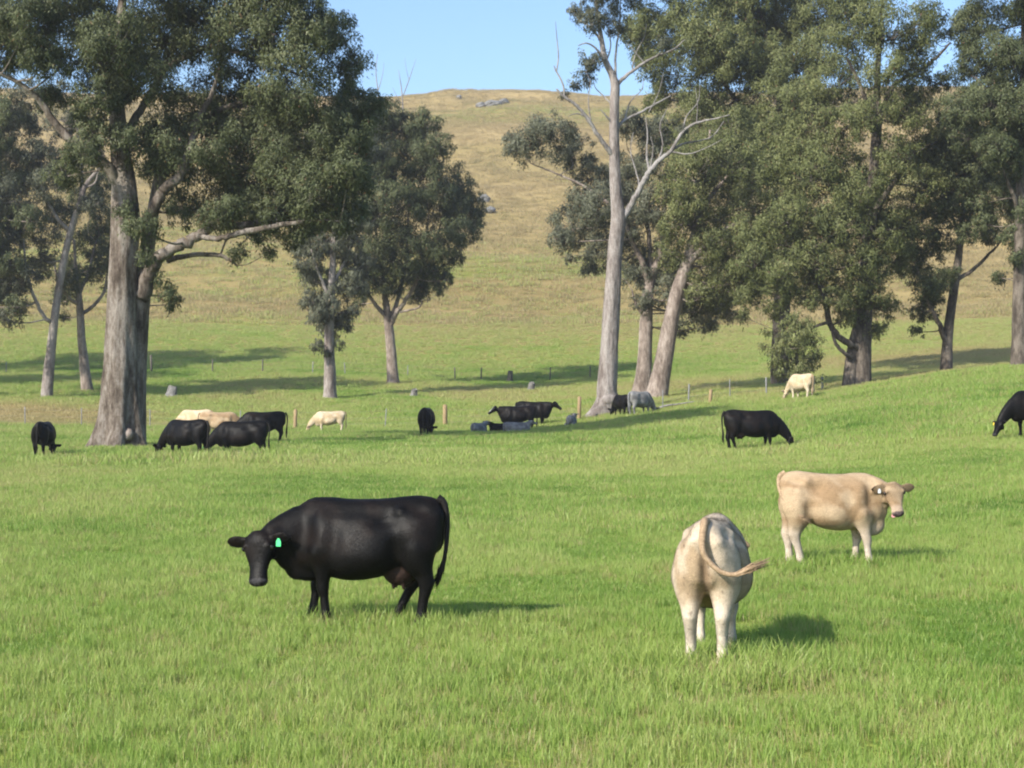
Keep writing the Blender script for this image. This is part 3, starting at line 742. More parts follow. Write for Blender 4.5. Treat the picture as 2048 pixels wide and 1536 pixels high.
make_tree('gum_tree', 'massive spreading gum with dark twin trunk behind the crest', 'tree', 1718, 101,
    [(1718, 795, .78), (1722, 750, .62), (1724, 690, .56), (1728, 620, .5), (1734, 520, .44), (1742, 420, .38), (1750, 320, .32), (1754, 240, .28), (1754, 180, .2), (1758, 100, .14), (1765, 0, .06)],
    [[(1722, 690, .24), (1700, 690, .2, -.5), (1670, 672, .18, -.9), (1650, 640, .17, -1.1), (1640, 590, .15, -1.3), (1612, 545, .12, -1.5), (1580, 500, .08, -1.8)],
     [(1715, 720, .14), (1690, 712, .12, -.8), (1665, 690, .1, -1.2), (1655, 665, .07, -1.4)], [(1652, 645, .1, -1.2), (1620, 655, .08, -1.5), (1590, 665, .05, -1.7)],
     [(1754, 250, .2), (1790, 170, .15, .4), (1840, 140, .12, .8), (1880, 110, .09, 1), (1910, 78, .05, 1)], [(1752, 260, .16), (1720, 180, .12, -.4), (1690, 120, .08, -.6)],
     [(1740, 430, .2), (1780, 370, .15, -.8), (1820, 310, .1, -1.2)], [(1738, 470, .2), (1680, 400, .15, -.8), (1620, 340, .1, -1.4)]],
    [(1555, 330, 74), (1640, 300, 80), (1730, 330, 66), (1600, 430, 80), (1690, 450, 72), (1785, 395, 72), (1635, 540, 70), (1715, 555, 54), (1560, 545, 50), (1780, 510, 54), (1500, 590, 34), (1765, 610, 34), (1690, 630, 32), (1690, 140, 76), (1770, 70, 80), (1845, 200, 60), (1845, 290, 62), (1640, 190, 62), (1800, 235, 52), (1730, -40, 90), (1895, 260, 46), (1545, 590, 34), (1600, 600, 32), (1740, 660, 22), (1775, 655, 18), (1520, 470, 50), (1820, 130, 40), (1850, 30, 40), (1700, 240, 46), (1570, 250, 56), (1790, 450, 50), (1745, 610, 24), (1660, 600, 36), (1610, 360, 60, -2), (1700, 380, 60, -2.5), (1560, 440, 56, -2.5), (1650, 460, 60, -3), (1750, 470, 50, -2.5), (1600, 530, 50, -3), (1700, 520, 48, -3), (1780, 330, 54, -2), (1840, 370, 46, -1), (1500, 530, 44, -2), (1820, 440, 44, 1), (1760, 160, 60, -2), (1700, 60, 60, -1), (1830, 80, 44, 1), (1720, 250, 50, -2.5), (1540, 620, 24, -1), (1480, 630, 18, -1), (1730, 590, 30, -2), (1690, 590, 28, -2), (1630, 250, 50, 0), (1880, 160, 34, 0)],
    M_BARK_D, M_LEAF_O, 67, L=0.21, W=0.075, tint=0.46, depth=3.0, dens=.85, fullness=.85,
    stems=[[(1696, 790, .5, -.2), (1700, 740, .4, -.2), (1706, 690, .3, -.1), (1716, 640, .2)]])

make_tree('gum_sapling', 'drooping sapling with leaves almost to the ground beside the cream cow', 'tree', 1596, 97.5,
    [(1596, 800, .14), (1594, 740, .11), (1592, 690, .09), (1595, 640, .05)], [],
    [(1592, 675, 36), (1575, 712, 30), (1612, 705, 32), (1600, 740, 28), (1570, 745, 22), (1625, 735, 20), (1600, 645, 30), (1560, 690, 18), (1615, 760, 14), (1540, 660, 12), (1630, 680, 18), (1530, 690, 7), (1585, 650, 34), (1555, 715, 26), (1590, 760, 26), (1628, 710, 24), (1610, 665, 28), (1550, 745, 16), (1630, 760, 16), (1575, 690, 34)],
    M_BARK_D, M_LEAF_O, 71, L=0.2, W=0.07, tint=0.55, depth=0.8, droop=1.4, dens=.55, fullness=.7)

make_tree('gum_tree', 'slim dark gum with upswept branches between the massive gum and the edge tree', 'tree', 1892, 103,
    [(1892, 758, .42), (1893, 715, .34), (1897, 660, .29), (1905, 600, .26), (1914, 540, .24), (1921, 480, .19), (1926, 420, .14), (1932, 350, .08)],
    [[(1894, 700, .18), (1880, 660, .15, -.4), (1862, 630, .12, -.8), (1845, 600, .08, -1), (1835, 560, .05, -1)], [(1910, 560, .14), (1940, 545, .12, .3), (1970, 520, .1, .5), (2000, 490, .06, .6), (2015, 470, .04, .6)],
     [(1920, 480, .1), (1900, 430, .08, -.5), (1885, 390, .05, -.8)], [(1921, 480, .1), (1945, 430, .08, .6), (1960, 390, .05, .8)]],
    [(1885, 330, 56), (1945, 350, 58), (1955, 280, 54), (1895, 415, 44), (1965, 425, 40), (1870, 560, 36), (1835, 520, 44), (1850, 615, 32), (1840, 660, 16), (1925, 470, 30), (1988, 470, 28), (1845, 450, 46), (1880, 490, 36), (1870, 600, 22), (1900, 260, 46), (1830, 575, 28), (2010, 440, 28), (1895, 545, 14), (1910, 370, 48, -1.5), (1860, 400, 44, -1), (1930, 310, 44, -1.5), (1980, 340, 40, 0), (1860, 300, 40, 1), (1820, 480, 36, 0), (1850, 580, 30, -1)],
    M_BARK_D, M_LEAF_A, 73, L=0.21, W=0.075, tint=0.34, depth=2.4)

make_tree('gum_tree', 'dark straight trunked gum standing on the crest at the right edge', 'tree', 2040, 96,
    [(2038, 738, .48), (2038, 690, .42), (2039, 600, .38), (2040, 500, .34), (2042, 380, .28), (2044, 250, .22), (2046, 100, .14), (2048, -60, .06)],
    [[(2041, 430, .14), (2015, 380, .1, -.6), (1995, 340, .06, -1)], [(2043, 300, .14), (2000, 220, .1, .5), (1960, 150, .06, .8)], [(2041, 450, .14), (2080, 380, .1, .4), (2120, 320, .06, .8)]],
    [(1995, 60, 76), (1950, 30, 52), (2040, 150, 80), (1995, 190, 54), (2060, 290, 80), (2005, 320, 42), (2080, 0, 90), (2050, 430, 44), (2028, 510, 22), (1998, 548, 9), (2110, 200, 90), (2110, 380, 70), (2010, -40, 90), (2035, 380, 40), (1965, 120, 36), (2010, 260, 44), (1985, 395, 24), (2030, 545, 14), (1975, 300, 40), (1940, 200, 46), (1960, 220, 46), (1920, 230, 36), (2000, 120, 60, -2), (2020, 220, 60, -2), (1940, 270, 40, 0), (1990, 440, 26), (2030, 470, 30), (2060, 360, 50)],
    M_BARK_D, M_LEAF_A, 79, L=0.2, W=0.07, tint=0.40, depth=3.0)

# ------------------------------------------------------------------ cattle
def ring_loft(rings):
    """Closed mesh through rings of equal length (lists of points)."""
    n = len(rings[0]); V = np.concatenate(rings); Fs = []
    for i in range(len(rings) - 1):
        for k in range(n):
            a = i * n + k; b = i * n + (k + 1) % n
            Fs.append([a, b, b + n, a + n])
    Fs.append(list(range(n))[::-1]); Fs.append([(len(rings) - 1) * n + k for k in range(n)])
    return V, Fs

def ell(c, r, nu=16, nv=10):
    c = np.array(c, float); r = np.array(r, float)
    rings = []
    for j in range(1, nv):
        ph = math.pi * j / nv
        rings.append(np.array([c + r * np.array([math.sin(ph) * math.cos(2 * math.pi * i / nu), math.sin(ph) * math.sin(2 * math.pi * i / nu), -math.cos(ph)]) for i in range(nu)]))
    return ring_loft(rings)

def leg_loft(rows, n=14):
    rings = []
    for x, y, z, rl, rf in rows:
        a = np.linspace(0, 2 * np.pi, n, endpoint=False)
        rings.append(np.stack([x + rf * np.cos(a), y + rl * np.sin(a), np.full(n, z)], 1))
    return ring_loft(rings[::-1])

def path_loft(pts, rl, rv, up=(0, 0, 1), n=18, ups=None):
    """Oriented elliptical rings along a path; rl lateral, rv in the up direction."""
    p = np.array(pts, float)
    t = np.gradient(p, axis=0); t /= np.linalg.norm(t, axis=1, keepdims=True)
    rings = []
    a = np.linspace(0, 2 * np.pi, n, endpoint=False)
    for i in range(len(p)):
        uv = np.array(ups[i] if ups is not None else up, float)
        lat = np.cross(uv, t[i]); lat /= np.linalg.norm(lat) + 1e-9
        u2 = np.cross(t[i], lat)
        rings.append(p[i] + rl[i] * np.cos(a)[:, None] * lat + rv[i] * np.sin(a)[:, None] * u2)
    return ring_loft(rings)

TORSO = [(-.93, 1.24, .94, .08, .5, 1.8), (-.90, 1.33, .82, .175, .46, 1.7), (-.78, 1.395, .74, .255, .44, 1.7), (-.60, 1.41, .68, .295, .44, 1.75), (-.40, 1.395, .60, .32, .43, 1.9),
         (-.10, 1.375, .50, .37, .40, 2.1), (.18, 1.37, .47, .375, .40, 1.95), (.42, 1.385, .50, .325, .42, 1.9), (.62, 1.38, .54, .27, .42, 1.9), (.78, 1.31, .58, .215, .42, 1.9),
         (.90, 1.18, .66, .155, .45, 2.0), (.95, 1.07, .76, .08, .5, 2.0)]
HIND = [(-.58, .10, 1.13, .11, .22), (-.60, .14, .99, .15, .28), (-.61, .155, .85, .16, .265), (-.62, .162, .73, .145, .215), (-.66, .162, .63, .118, .155), (-.71, .158, .55, .09, .112),
        (-.74, .155, .485, .076, .092), (-.73, .152, .41, .064, .072), (-.70, .15, .31, .055, .058), (-.68, .15, .2, .052, .055), (-.67, .15, .13, .058, .064),
        (-.655, .15, .08, .053, .059), (-.63, .15, .045, .064, .077), (-.62, .15, 0, .070, .090)]
FORE = [(.48, .12, 1.02, .09, .20), (.50, .155, .84, .12, .20), (.49, .17, .70, .105, .155), (.50, .17, .60, .08, .105), (.515, .165, .50, .063, .075), (.525, .16, .43, .062, .072), (.525, .16, .385, .056, .064),
        (.515, .155, .32, .044, .05), (.51, .155, .20, .042, .048), (.51, .155, .13, .052, .06), (.52, .155, .08, .048, .056), (.54, .155, .045, .06, .072), (.55, .155, 0, .066, .085)]
# sculpting strokes: (x, y, z, rx, ry, rz, push along the normal)
STROKES = [(-.27, .33, 1.17, .15, .22, .11, -.045), (-.42, .34, .82, .10, .2, .20, -.040), (.30, .36, .90, .10, .25, .28, -.022), (-.45, .27, 1.26, .065, .10, .055, .030),
           (-.05, .38, .72, .34, .25, .22, .030), (-.62, .30, .95, .17, .2, .22, .022), (-.68, .22, 1.26, .10, .12, .06, -.020), (-.88, .10, 1.20, .06, .07, .06, .022),
           (.47, .30, .98, .11, .2, .24, .026), (.56, .28, .80, .08, .2, .09, .028), (.66, .22, 1.0, .10, .2, .22, -.022), (-.03, 0, 1.40, .35, .10, .05, -.010), (.12, .30, 1.27, .3, .12, .08, -.018),
           (-.80, .19, .80, .12, .10, .18, -.018), (-.66, .22, .56, .05, .1, .06, -.012), (-.95, 0, .88, .14, .045, .26, -.045)]
HEADS = [(-.05, .065, .045, .05), (0.0, .122, .07, .10), (.06, .144, .080, .135), (.12, .152, .072, .155), (.185, .130, .060, .15), (.255, .100, .050, .125), (.32, .085, .048, .098),
         (.37, .088, .054, .088), (.42, .096, .057, .086), (.455, .088, .048, .074), (.478, .050, .022, .040)]

def relax(me, co, w, its):
    """Taubin smoothing of the vertices, weighted by w."""
    ne = len(me.edges)
    e = np.empty(ne * 2, np.int32); me.edges.foreach_get('vertices', e); e = e.reshape(-1, 2)
    deg = np.maximum(np.bincount(e.ravel(), minlength=len(co)), 1)
    for i in range(its):
        for f in (.55, -.42):
            av = np.stack([np.bincount(e[:, 0], co[e[:, 1], k], len(co)) + np.bincount(e[:, 1], co[e[:, 0], k], len(co)) for k in range(3)], 1) / deg[:, None]
            co = co + (av - co) * (w * f)[:, None]
    return co

def unit(v):
    v = np.array(v, float); return v / np.linalg.norm(v)

def make_cow(label, cat, loc, phi, scale=1.0, pose='graze', coat='black', hi=False, steps=(0, 0, 0, 0), width=1.0, lenx=1.0, belly=1.0, head=None, neck=None,
             tail=None, eartag=None, udder=False, group=None, name='cow', seed=0, blaze=False, tongue=False, hornless=True, head_scale=1.0, thick_neck=1.0, lift=0.0):
    """phi: heading angle in the ground plane. head = (poll, axis, forehead normal) with vectors given in world directions."""
    rg = np.random.default_rng(100 + seed)
    parts = []
    lying = pose == 'lie'
    dz = -0.43 if lying else 0.0
    Rw = np.array([[math.cos(-phi), -math.sin(-phi), 0], [math.sin(-phi), math.cos(-phi), 0], [0, 0, 1]])   # world -> local
    n = 28
    rings = []
    TX = np.array(TORSO)
    ts = np.linspace(0, 1, len(TX))
    tq = np.linspace(0, 1, 46)
    TQ = np.stack([pchip(ts, TX[:, j], tq) for j in range(6)], 1)
    for x, zt, zb, hw, wf, ex in TQ:
        zb = zt - (zt - zb) * (1 + (belly - 1) * (1 if -.5 < x < .6 else .4))
        cz = zb + (zt - zb) * wf
        a = np.linspace(0, 2 * np.pi, n, endpoint=False)
        ca, sa = np.cos(a), np.sin(a)
        e = np.where(sa > 0, 2 / ex, 2 / 2.15)
        yy = hw * width * np.sign(ca) * np.abs(ca) ** e
        zz = cz + np.where(sa > 0, zt - cz, cz - zb) * np.sign(sa) * np.abs(sa) ** e
        rings.append(np.stack([np.full(n, x * lenx), yy, np.maximum(zz + dz, 0.02)], 1))
    parts.append(ring_loft(rings))
    w = width
    if not lying:
        for k, (tmpl, sgn) in enumerate(((HIND, 1), (HIND, -1), (FORE, 1), (FORE, -1))):
            st = steps[k]
            rows = []
            for x, y, z, rl, rf in tmpl:
                f = np.clip((.95 - z) / .95, 0, 1)
                rows.append((x * lenx + st * f, sgn * y * (0.6 + 0.4 * w), z, rl, rf))
            parts.append(leg_loft(rows))
        for s in (1, -1):
            parts.append(ell((.48 * lenx, s * .175 * w, .96), (.18, .115, .30)))
            parts.append(ell((-.62 * lenx, s * .155 * w, 1.0), (.24, .135, .27)))
        parts.append(ell((.70 * lenx, 0, .63), (.22, .13, .17)))
        if pose != 'graze':
            q0, q1 = np.array([.74 * lenx, 0, .66]), np.array(neck[-2] if neck is not None else (1.0, 0, 1.1))
            for f in (.25, .5, .75):
                c_ = q0 * (1 - f) + q1 * f
                parts.append(ell(c_ - np.array([.02, 0, .10 * (1 - f)]), (.17, .09, .19 - .06 * f)))
        if udder:
            parts.append(ell((-.40 * lenx, 0, .60), (.19, .16, .17)))
            for ux, uy in ((-.46, .07), (-.46, -.07), (-.34, .07), (-.34, -.07)):
                parts.append(leg_loft([(ux * lenx, uy, .52, .03, .03), (ux * lenx, uy, .46, .024, .024), (ux * lenx, uy, .40, .018, .018)], 8))
    else:
        for s in (1, -1):
            parts.append(ell((-.55, s * .27, .22), (.34, .14, .20)))
            parts.append(ell((-.30, s * .36, .09), (.30, .07, .07)))
            parts.append(ell((.55, s * .22, .20), (.20, .12, .18)))
            parts.append(ell((.70, s * .24, .08), (.20, .07, .07)))
    # neck and head
    fw = np.array([1.0, 0, 0])
    if pose == 'graze':
        poll = np.array([1.30 * lenx, 0.0, .50]); ax = unit((.42, .06, -.9)); nn = unit((.9, 0, .42))
        npts = [(.40, 0, 1.06), (.62, 0, 1.03), (.84, 0, .92), (1.03, 0, .76), (1.18, 0, .60), (1.27, 0, .48)]
    elif pose == 'lie':
        poll = np.array([1.05, 0.0, 1.03]); ax = unit((.9, .0, -.45)); nn = unit((.45, 0, .9))
        npts = [(.45, 0, .66), (.65, 0, .70), (.82, 0, .82), (.95, 0, .93), (1.03, 0, .97)]
    else:
        poll = np.array([1.20 * lenx, 0.0, 1.33]); ax = unit((.74, .0, -.67)); nn = unit((.67, 0, .74)); thick_neck = max(thick_neck, 1.22)
        npts = [(.40, 0, 1.03), (.60, 0, 1.06), (.80, 0, 1.11), (.98, 0, 1.17), (1.10, 0, 1.23)]
    if head is not None:
        poll = np.array(head[0], float); ax = unit(Rw @ np.array(head[1], float)); nn = Rw @ np.array(head[2], float)
    nn = unit(nn - ax * np.dot(nn, ax)); lat = np.cross(nn, ax)
    if neck is not None: npts = neck
    npts = [np.array(q, float) for q in npts]
    m = len(npts)
    tt = np.linspace(0, 1, m)
    rl = np.interp(tt, [0, .35, .7, 1], [.20, .165, .125, .10]) * thick_neck; rv = np.interp(tt, [0, .35, .7, 1], [.26, .27, .19, .13]) * np.interp(tt, [0, .3, 1], [1, thick_neck, thick_neck])
    ups = []
    for i in range(m):
        f = max(0, (i / (m - 1) - .5) * 2)
        t = unit(npts[min(i + 1, m - 1)] - npts[max(i - 1, 0)])
        u0 = np.array([-t[2], 0, t[0]]) if abs(t[0]) > 1e-6 else np.array([1.0, 0, 0])
        ups.append(unit(u0 * (1 - f * .7) + nn * f * .7 + np.array([0, 0, .05])))
    parts.append(path_loft(npts, rl, rv, ups=ups))
    hs = head_scale
    rings = []
    a = np.linspace(0, 2 * np.pi, 18, endpoint=False)
    for t, hw, hu, hd in HEADS:
        ca, sa = np.cos(a), np.sin(a)
        rings.append(poll + ax * t * hs + hs * (hw * np.sign(ca) * np.abs(ca) ** .9)[:, None] * lat + hs * (np.where(sa > 0, hu, hd) * sa)[:, None] * nn)
    parts.append(ring_loft(rings))
    for s in (1, -1):   # brows, jaw muscles, nostrils
        parts.append(ell(poll + hs * (ax * .10 + lat * s * .118 + nn * .038), (.035, .035, .035), 10, 8))
        parts.append(ell(poll + hs * (ax * .15 + lat * s * .08 - nn * .10), (.075, .06, .075), 10, 8))
    ear_c = {}
    for s in (1, -1):
        ed = unit(lat * s * 1.0 - ax * .05 + nn * .10 + np.array([0, 0, -.12]))
        e0 = poll + hs * (ax * .035 + lat * s * .095 + nn * .0)
        efw = unit(nn * .75 + ax * .65 - ed * np.dot(nn * .75 + ax * .65, ed))
        wd = np.cross(ed, efw)
        rings = []
        aa = np.linspace(0, 2 * np.pi, 12, endpoint=False)
        for l, wv in ((0, .034), (.05, .052), (.10, .078), (.16, .082), (.21, .060), (.25, .020)):
            rings.append(e0 + ed * l * hs + hs * wv * np.cos(aa)[:, None] * wd + hs * .017 * np.sin(aa)[:, None] * efw - efw * .02 * (l / .2) ** 2)
        V, Fs = ring_loft(rings)
        parts.append((V, Fs))
        ear_c[s] = (e0, ed, efw, wd)
    Vs, Fs, off = [], [], 0
    for V, Fc in parts:
        Vs.append(V); Fs += [[i + off for i in f] for f in Fc]; off += len(V)
    V = np.concatenate(Vs)
    me = bpy.data.meshes.new('body_parts'); me.from_pydata(V.tolist(), [], Fs)
    tmp = bpy.data.objects.new('body_parts', me); COL.objects.link(tmp)
    md = tmp.modifiers.new('remesh', 'REMESH'); md.mode = 'VOXEL'; md.voxel_size = 0.0145 if hi else 0.026; md.use_smooth_shade = True
    ms = tmp.modifiers.new('smooth', 'SMOOTH'); ms.factor = 0.5; ms.iterations = 5 if hi else 3
    dg = bpy.context.evaluated_depsgraph_get()
    bm = bpy.data.meshes.new_from_object(tmp.evaluated_get(dg))
    bpy.data.objects.remove(tmp); bpy.data.meshes.remove(me)
    nv = len(bm.vertices)
    co = np.empty(nv * 3, np.float32); bm.vertices.foreach_get('co', co); co = co.reshape(-1, 3).astype(float)
    wb = sstep(.50, .68, co[:, 2]) * sstep(.20, .34, np.linalg.norm(co - (poll + ax * .15 * hs), axis=1)) if not lying else np.full(nv, .6)
    co = relax(bm, co, wb, 60 if hi else 22)
    if not lying:      # muscle, bone and hollow relief
        bm.update()
        nr = np.empty(nv * 3, np.float32); bm.vertices.foreach_get('normal', nr); nr = nr.reshape(-1, 3).astype(float)
        dsp = np.zeros(nv)
        for sx, sy, sz, rx, ry, rz, am in STROKES:
            for s in ((1, -1) if sy else (1,)):
                dsp += am * (1.35 if hi else 1.1) * np.exp(-(((co[:, 0] - sx * lenx) / rx) ** 2 + ((co[:, 1] - s * sy * width) / ry) ** 2 + ((co[:, 2] - sz) / rz) ** 2))
        co = co + nr * dsp[:, None]
        bm.vertices.foreach_set('co', co.astype(np.float32).ravel()); bm.update()
    # pigment
    hp = (co - poll) @ np.stack([ax, lat, nn], 1) / hs          # head coordinates
    inhead = (hp[:, 0] > -.08) & (hp[:, 0] < .56) & (np.abs(hp[:, 1]) < .16) & (np.abs(hp[:, 2]) < .2)
    nz1 = fbm(co[:, 0] * 1.3 + co[:, 1] * 2 + seed * 5, co[:, 2] * 1.7, .35, seed, 3)
    if coat == 'black':
        c = np.array([.0045, .0041, .0040]) * np.ones((nv, 3))
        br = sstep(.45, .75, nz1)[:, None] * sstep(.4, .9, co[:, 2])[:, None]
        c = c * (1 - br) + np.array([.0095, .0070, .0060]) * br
        if udder:
            ud = np.linalg.norm((co - np.array([-.40 * lenx, 0, .56])) / np.array([.21, .19, .19]), axis=1)
            k = (1 - sstep(.92, 1.06, ud))[:, None] * (co[:, 2:3] < .66)
            c = c * (1 - k) + np.array([.036, .022, .018]) * k
        nosec = np.array([.040, .038, .040]); hoofc = np.array([.02, .018, .016])
        if blaze:
            k = (inhead & (hp[:, 2] > .02) & (np.abs(hp[:, 1]) < .06) & (hp[:, 0] > .05) & (hp[:, 0] < .37))[:, None]
            c = np.where(k, np.array([.45, .45, .45]), c)
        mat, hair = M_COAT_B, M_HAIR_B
    else:
        if coat == 'tan': c0, c1, lg, nosec = np.array([.30, .20, .112]), np.array([.45, .335, .215]), np.array([.56, .47, .375]), np.array([.12, .09, .085])
        elif coat == 'fawn': c0, c1, lg, nosec = np.array([.40, .295, .19]), np.array([.57, .465, .34]), np.array([.62, .54, .43]), np.array([.35, .2, .18])
        elif coat == 'cream': c0, c1, lg, nosec = np.array([.46, .35, .215]), np.array([.56, .46, .32]), np.array([.60, .51, .38]), np.array([.40, .26, .22])
        else: c0, c1, lg, nosec = np.array([.15, .145, .14]), np.array([.26, .255, .245]), np.array([.2, .195, .19]), np.array([.03, .03, .03])
        k = sstep(.35, .7, nz1)[:, None]
        c = c0 * (1 - k) + c1 * k
        top = sstep(1.15, 1.38, co[:, 2])[:, None] * 0.55
        c = c * (1 - top) + c1 * 1.02 * top
        if not lying:
            k = (1 - sstep(.42, .72, co[:, 2]))[:, None] * (np.abs(co[:, 1]) > .06)[:, None] * (~inhead)[:, None]
            c = c * (1 - k) + lg * k
            kn = np.exp(-((co[:, 2] - .44) / .05) ** 2)[:, None] * 0.30 * (~inhead)[:, None]
            c = c * (1 - kn) + c0 * .8 * kn
        if coat != 'grey':
            k = (inhead & (hp[:, 2] > -.03)).astype(float)[:, None] * 0.35 * (sstep(.07, .12, hp[:, 0]) * (1 - sstep(.18, .30, hp[:, 0])))[:, None]
            c = c * (1 - k) + c0 * .6 * k
            k = inhead.astype(float)[:, None] * (sstep(.27, .36, hp[:, 0]) * (1 - sstep(.40, .43, hp[:, 0])))[:, None] * .7
            c = c * (1 - k) + np.array([.42, .32, .24]) * k
        for s in (1, -1):    # darker ears
            e0, ed, efw, wd = ear_c[s]
            q = co - e0; l = q @ ed
            k = ((l > .03) & (l < .26 * hs + .02) & (np.abs(q @ wd) < .09) & (np.abs(q @ efw) < .06))[:, None] * 0.62
            c = c * (1 - k) + c0 * .42 * k
        hoofc = np.array([.09, .075, .06])
        mat, hair = M_COAT_T, (M_HAIR_G if coat == 'grey' else M_HAIR_T)
    k = (inhead & (hp[:, 0] > .412) & (hp[:, 2] > -.055))[:, None]
    c = np.where(k, nosec, c)
    for s in (1, -1):
        k = inhead & (np.linalg.norm(hp - np.array([.452, s * .055, .022]), axis=1) < .024)
        c[k] = nosec * .3
    k = inhead & (hp[:, 0] > .34) & (np.abs(hp[:, 2] + .045) < .010)
    c[k] = nosec * .4
    if not lying: c[co[:, 2] < .05] = hoofc
    for s in (1, -1):       # dark skin round the eyes
        q = np.linalg.norm(hp - np.array([.118, s * .140, .014]), axis=1)
        k = (inhead * (1 - sstep(.025, .055, q)) * .75)[:, None]
        c = c * (1 - k) + nosec * .5 * k
    if coat in ('tan', 'fawn'):
        k = (inhead * (1 - sstep(.0, .07, np.abs(hp[:, 0]))) * .5)[:, None]          # brown poll
        c = c * (1 - k) + c0 * .5 * k
    if coat == 'fawn':      # stained cleft under the tail, dung flecks
        k = ((co[:, 0] < -.70) * np.exp(-(co[:, 1] / .055) ** 2) * sstep(.55, .7, co[:, 2]) * (1 - sstep(1.1, 1.3, co[:, 2])) * .7)[:, None]
        c = c * (1 - k) + np.array([.16, .105, .065]) * k
        fl = vnoise(co[:, 1] * 3 + 7, co[:, 2] * 3, .10, 77)
        k = ((co[:, 0] < -.5) * (fl > .90) * .6)[:, None]
        c = c * (1 - k) + np.array([.10, .07, .05]) * k
    if coat in ('tan', 'fawn'):
        k = (sstep(.55, .8, fbm(co[:, 0] * 4 + co[:, 1] * 3, co[:, 2] * 4, .6, seed + 5, 3)) * (1 - sstep(.15, .6, co[:, 2])) * .5)[:, None]   # muddy legs
        c = c * (1 - k) + np.array([.20, .145, .10]) * k
    root = empty(name, loc, phi)
    root.scale = (scale,) * 3
    tag(root, label, cat, group)
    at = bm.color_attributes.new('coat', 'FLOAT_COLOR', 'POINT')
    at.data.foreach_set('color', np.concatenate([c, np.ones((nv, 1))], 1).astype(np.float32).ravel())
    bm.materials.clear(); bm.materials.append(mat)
    bm.polygons.foreach_set('use_smooth', np.ones(len(bm.polygons), bool))
    body = bpy.data.objects.new('body', bm); COL.objects.link(body); body.parent = root; body.location.z = lift
    if hi:      # short hair lying back and down over the hide
        nf = 75000
        bm.calc_loop_triangles()
        tv = np.empty(len(bm.loop_triangles) * 3, np.int32); bm.loop_triangles.foreach_get('vertices', tv); tv = tv.reshape(-1, 3)
        bm.update(); nr = np.empty(nv * 3, np.float32); bm.vertices.foreach_get('normal', nr); nr = nr.reshape(-1, 3).astype(float)
        ar = np.linalg.norm(np.cross(co[tv[:, 1]] - co[tv[:, 0]], co[tv[:, 2]] - co[tv[:, 0]]), axis=1)
        ti = rg.choice(len(tv), nf, p=ar / ar.sum())
        w3 = rg.dirichlet((1, 1, 1), nf)[:, :, None]
        pp = (co[tv[ti]] * w3).sum(1); pn = (nr[tv[ti]] * w3).sum(1); pn /= np.linalg.norm(pn, axis=1, keepdims=True) + 1e-9
        pc = (c[tv[ti]] * w3).sum(1)
        fl = np.stack([-.55 + .8 * (fbm(pp[:, 0], pp[:, 2], .3, 61, 2) - .5), .5 * (fbm(pp[:, 0], pp[:, 2], .25, 63, 2) - .5), -.75 * np.ones(nf)], 1) + rg.normal(0, .22, (nf, 3))
        fl -= pn * (fl * pn).sum(1, keepdims=True); fl /= np.linalg.norm(fl, axis=1, keepdims=True) + 1e-9
        dr_ = fl + pn * rg.uniform(.10, .38, (nf, 1)); dr_ /= np.linalg.norm(dr_, axis=1, keepdims=True)
        sd = np.cross(dr_, pn); sd /= np.linalg.norm(sd, axis=1, keepdims=True) + 1e-9
        ln = rg.uniform(.014, .030, (nf, 1)); wd_ = rg.uniform(.0025, .0045, (nf, 1))
        pp = pp - pn * .002
        HV = np.stack([pp - sd * wd_, pp + sd * wd_, pp + dr_ * ln], 1).reshape(-1, 3)
        patch = fbm(pp[:, 0] * 1.2 + pp[:, 1] * 2, pp[:, 2], .12, 67, 3)
        sh = np.clip(rg.normal(1.0, .16, nf) * (.72 + .56 * patch), .4, 1.7)
        ho = mesh_obj('coat_hair', HV, np.arange(nf * 3).reshape(-1, 3), M_FUR_B if coat == 'black' else M_FUR_T, root, smooth=False)
        ho['kind'] = 'stuff'; ho.location.z = lift
        a_ = ho.data.color_attributes.new('coat', 'FLOAT_COLOR', 'POINT')
        a_.data.foreach_set('color', np.repeat(np.concatenate([pc * sh[:, None], np.ones((nf, 1))], 1), 3, axis=0).astype(np.float32).ravel())
        a_ = ho.data.attributes.new('outward', 'FLOAT_VECTOR', 'POINT')
        a_.data.foreach_set('vector', np.repeat(pn, 3, axis=0).astype(np.float32).ravel())
    # eyes
    for s in (1, -1):
        V, Fc = ell(poll + hs * (ax * .118 + lat * s * .142 + nn * .014), (.027 * hs,) * 3, 10, 8)
        mesh_obj('eye', V, Fc, M_EYE, root).location.z = lift
    # tail with its switch of hair
    if tail is None:
        bz = dz
        tail = [(-.90 * lenx, 0, 1.33 + bz), (-.97 * lenx, .0, 1.26 + bz), (-1.0 * lenx, .01, 1.08 + bz), (-.985 * lenx, .02, .86 + max(bz, -.3)), (-.97 * lenx, .02, max(.66 + bz, .3))]
        if not lying: tail.append((-.965 * lenx, .02, .34))
        else: tail.append((-1.0, .1, .12))
    tp = np.array(tail, float)
    r = np.interp(np.linspace(0, 1, len(tp)), [0, .2, .75, 1], [.050, .034, .020, .013])
    rs = crom(np.concatenate([tp, r[:, None]], 1), 6)
    ncut = int(len(rs) * .80)
    V, Fc = join_tubes([tube(rs[:ncut + 1], 10, .06, seed)])
    t_o = mesh_obj('tail', V, Fc, None, root); t_o.location.z = lift
    t_o.data.materials.append(hair)
    strands = []
    ns = 110 if hi else 16
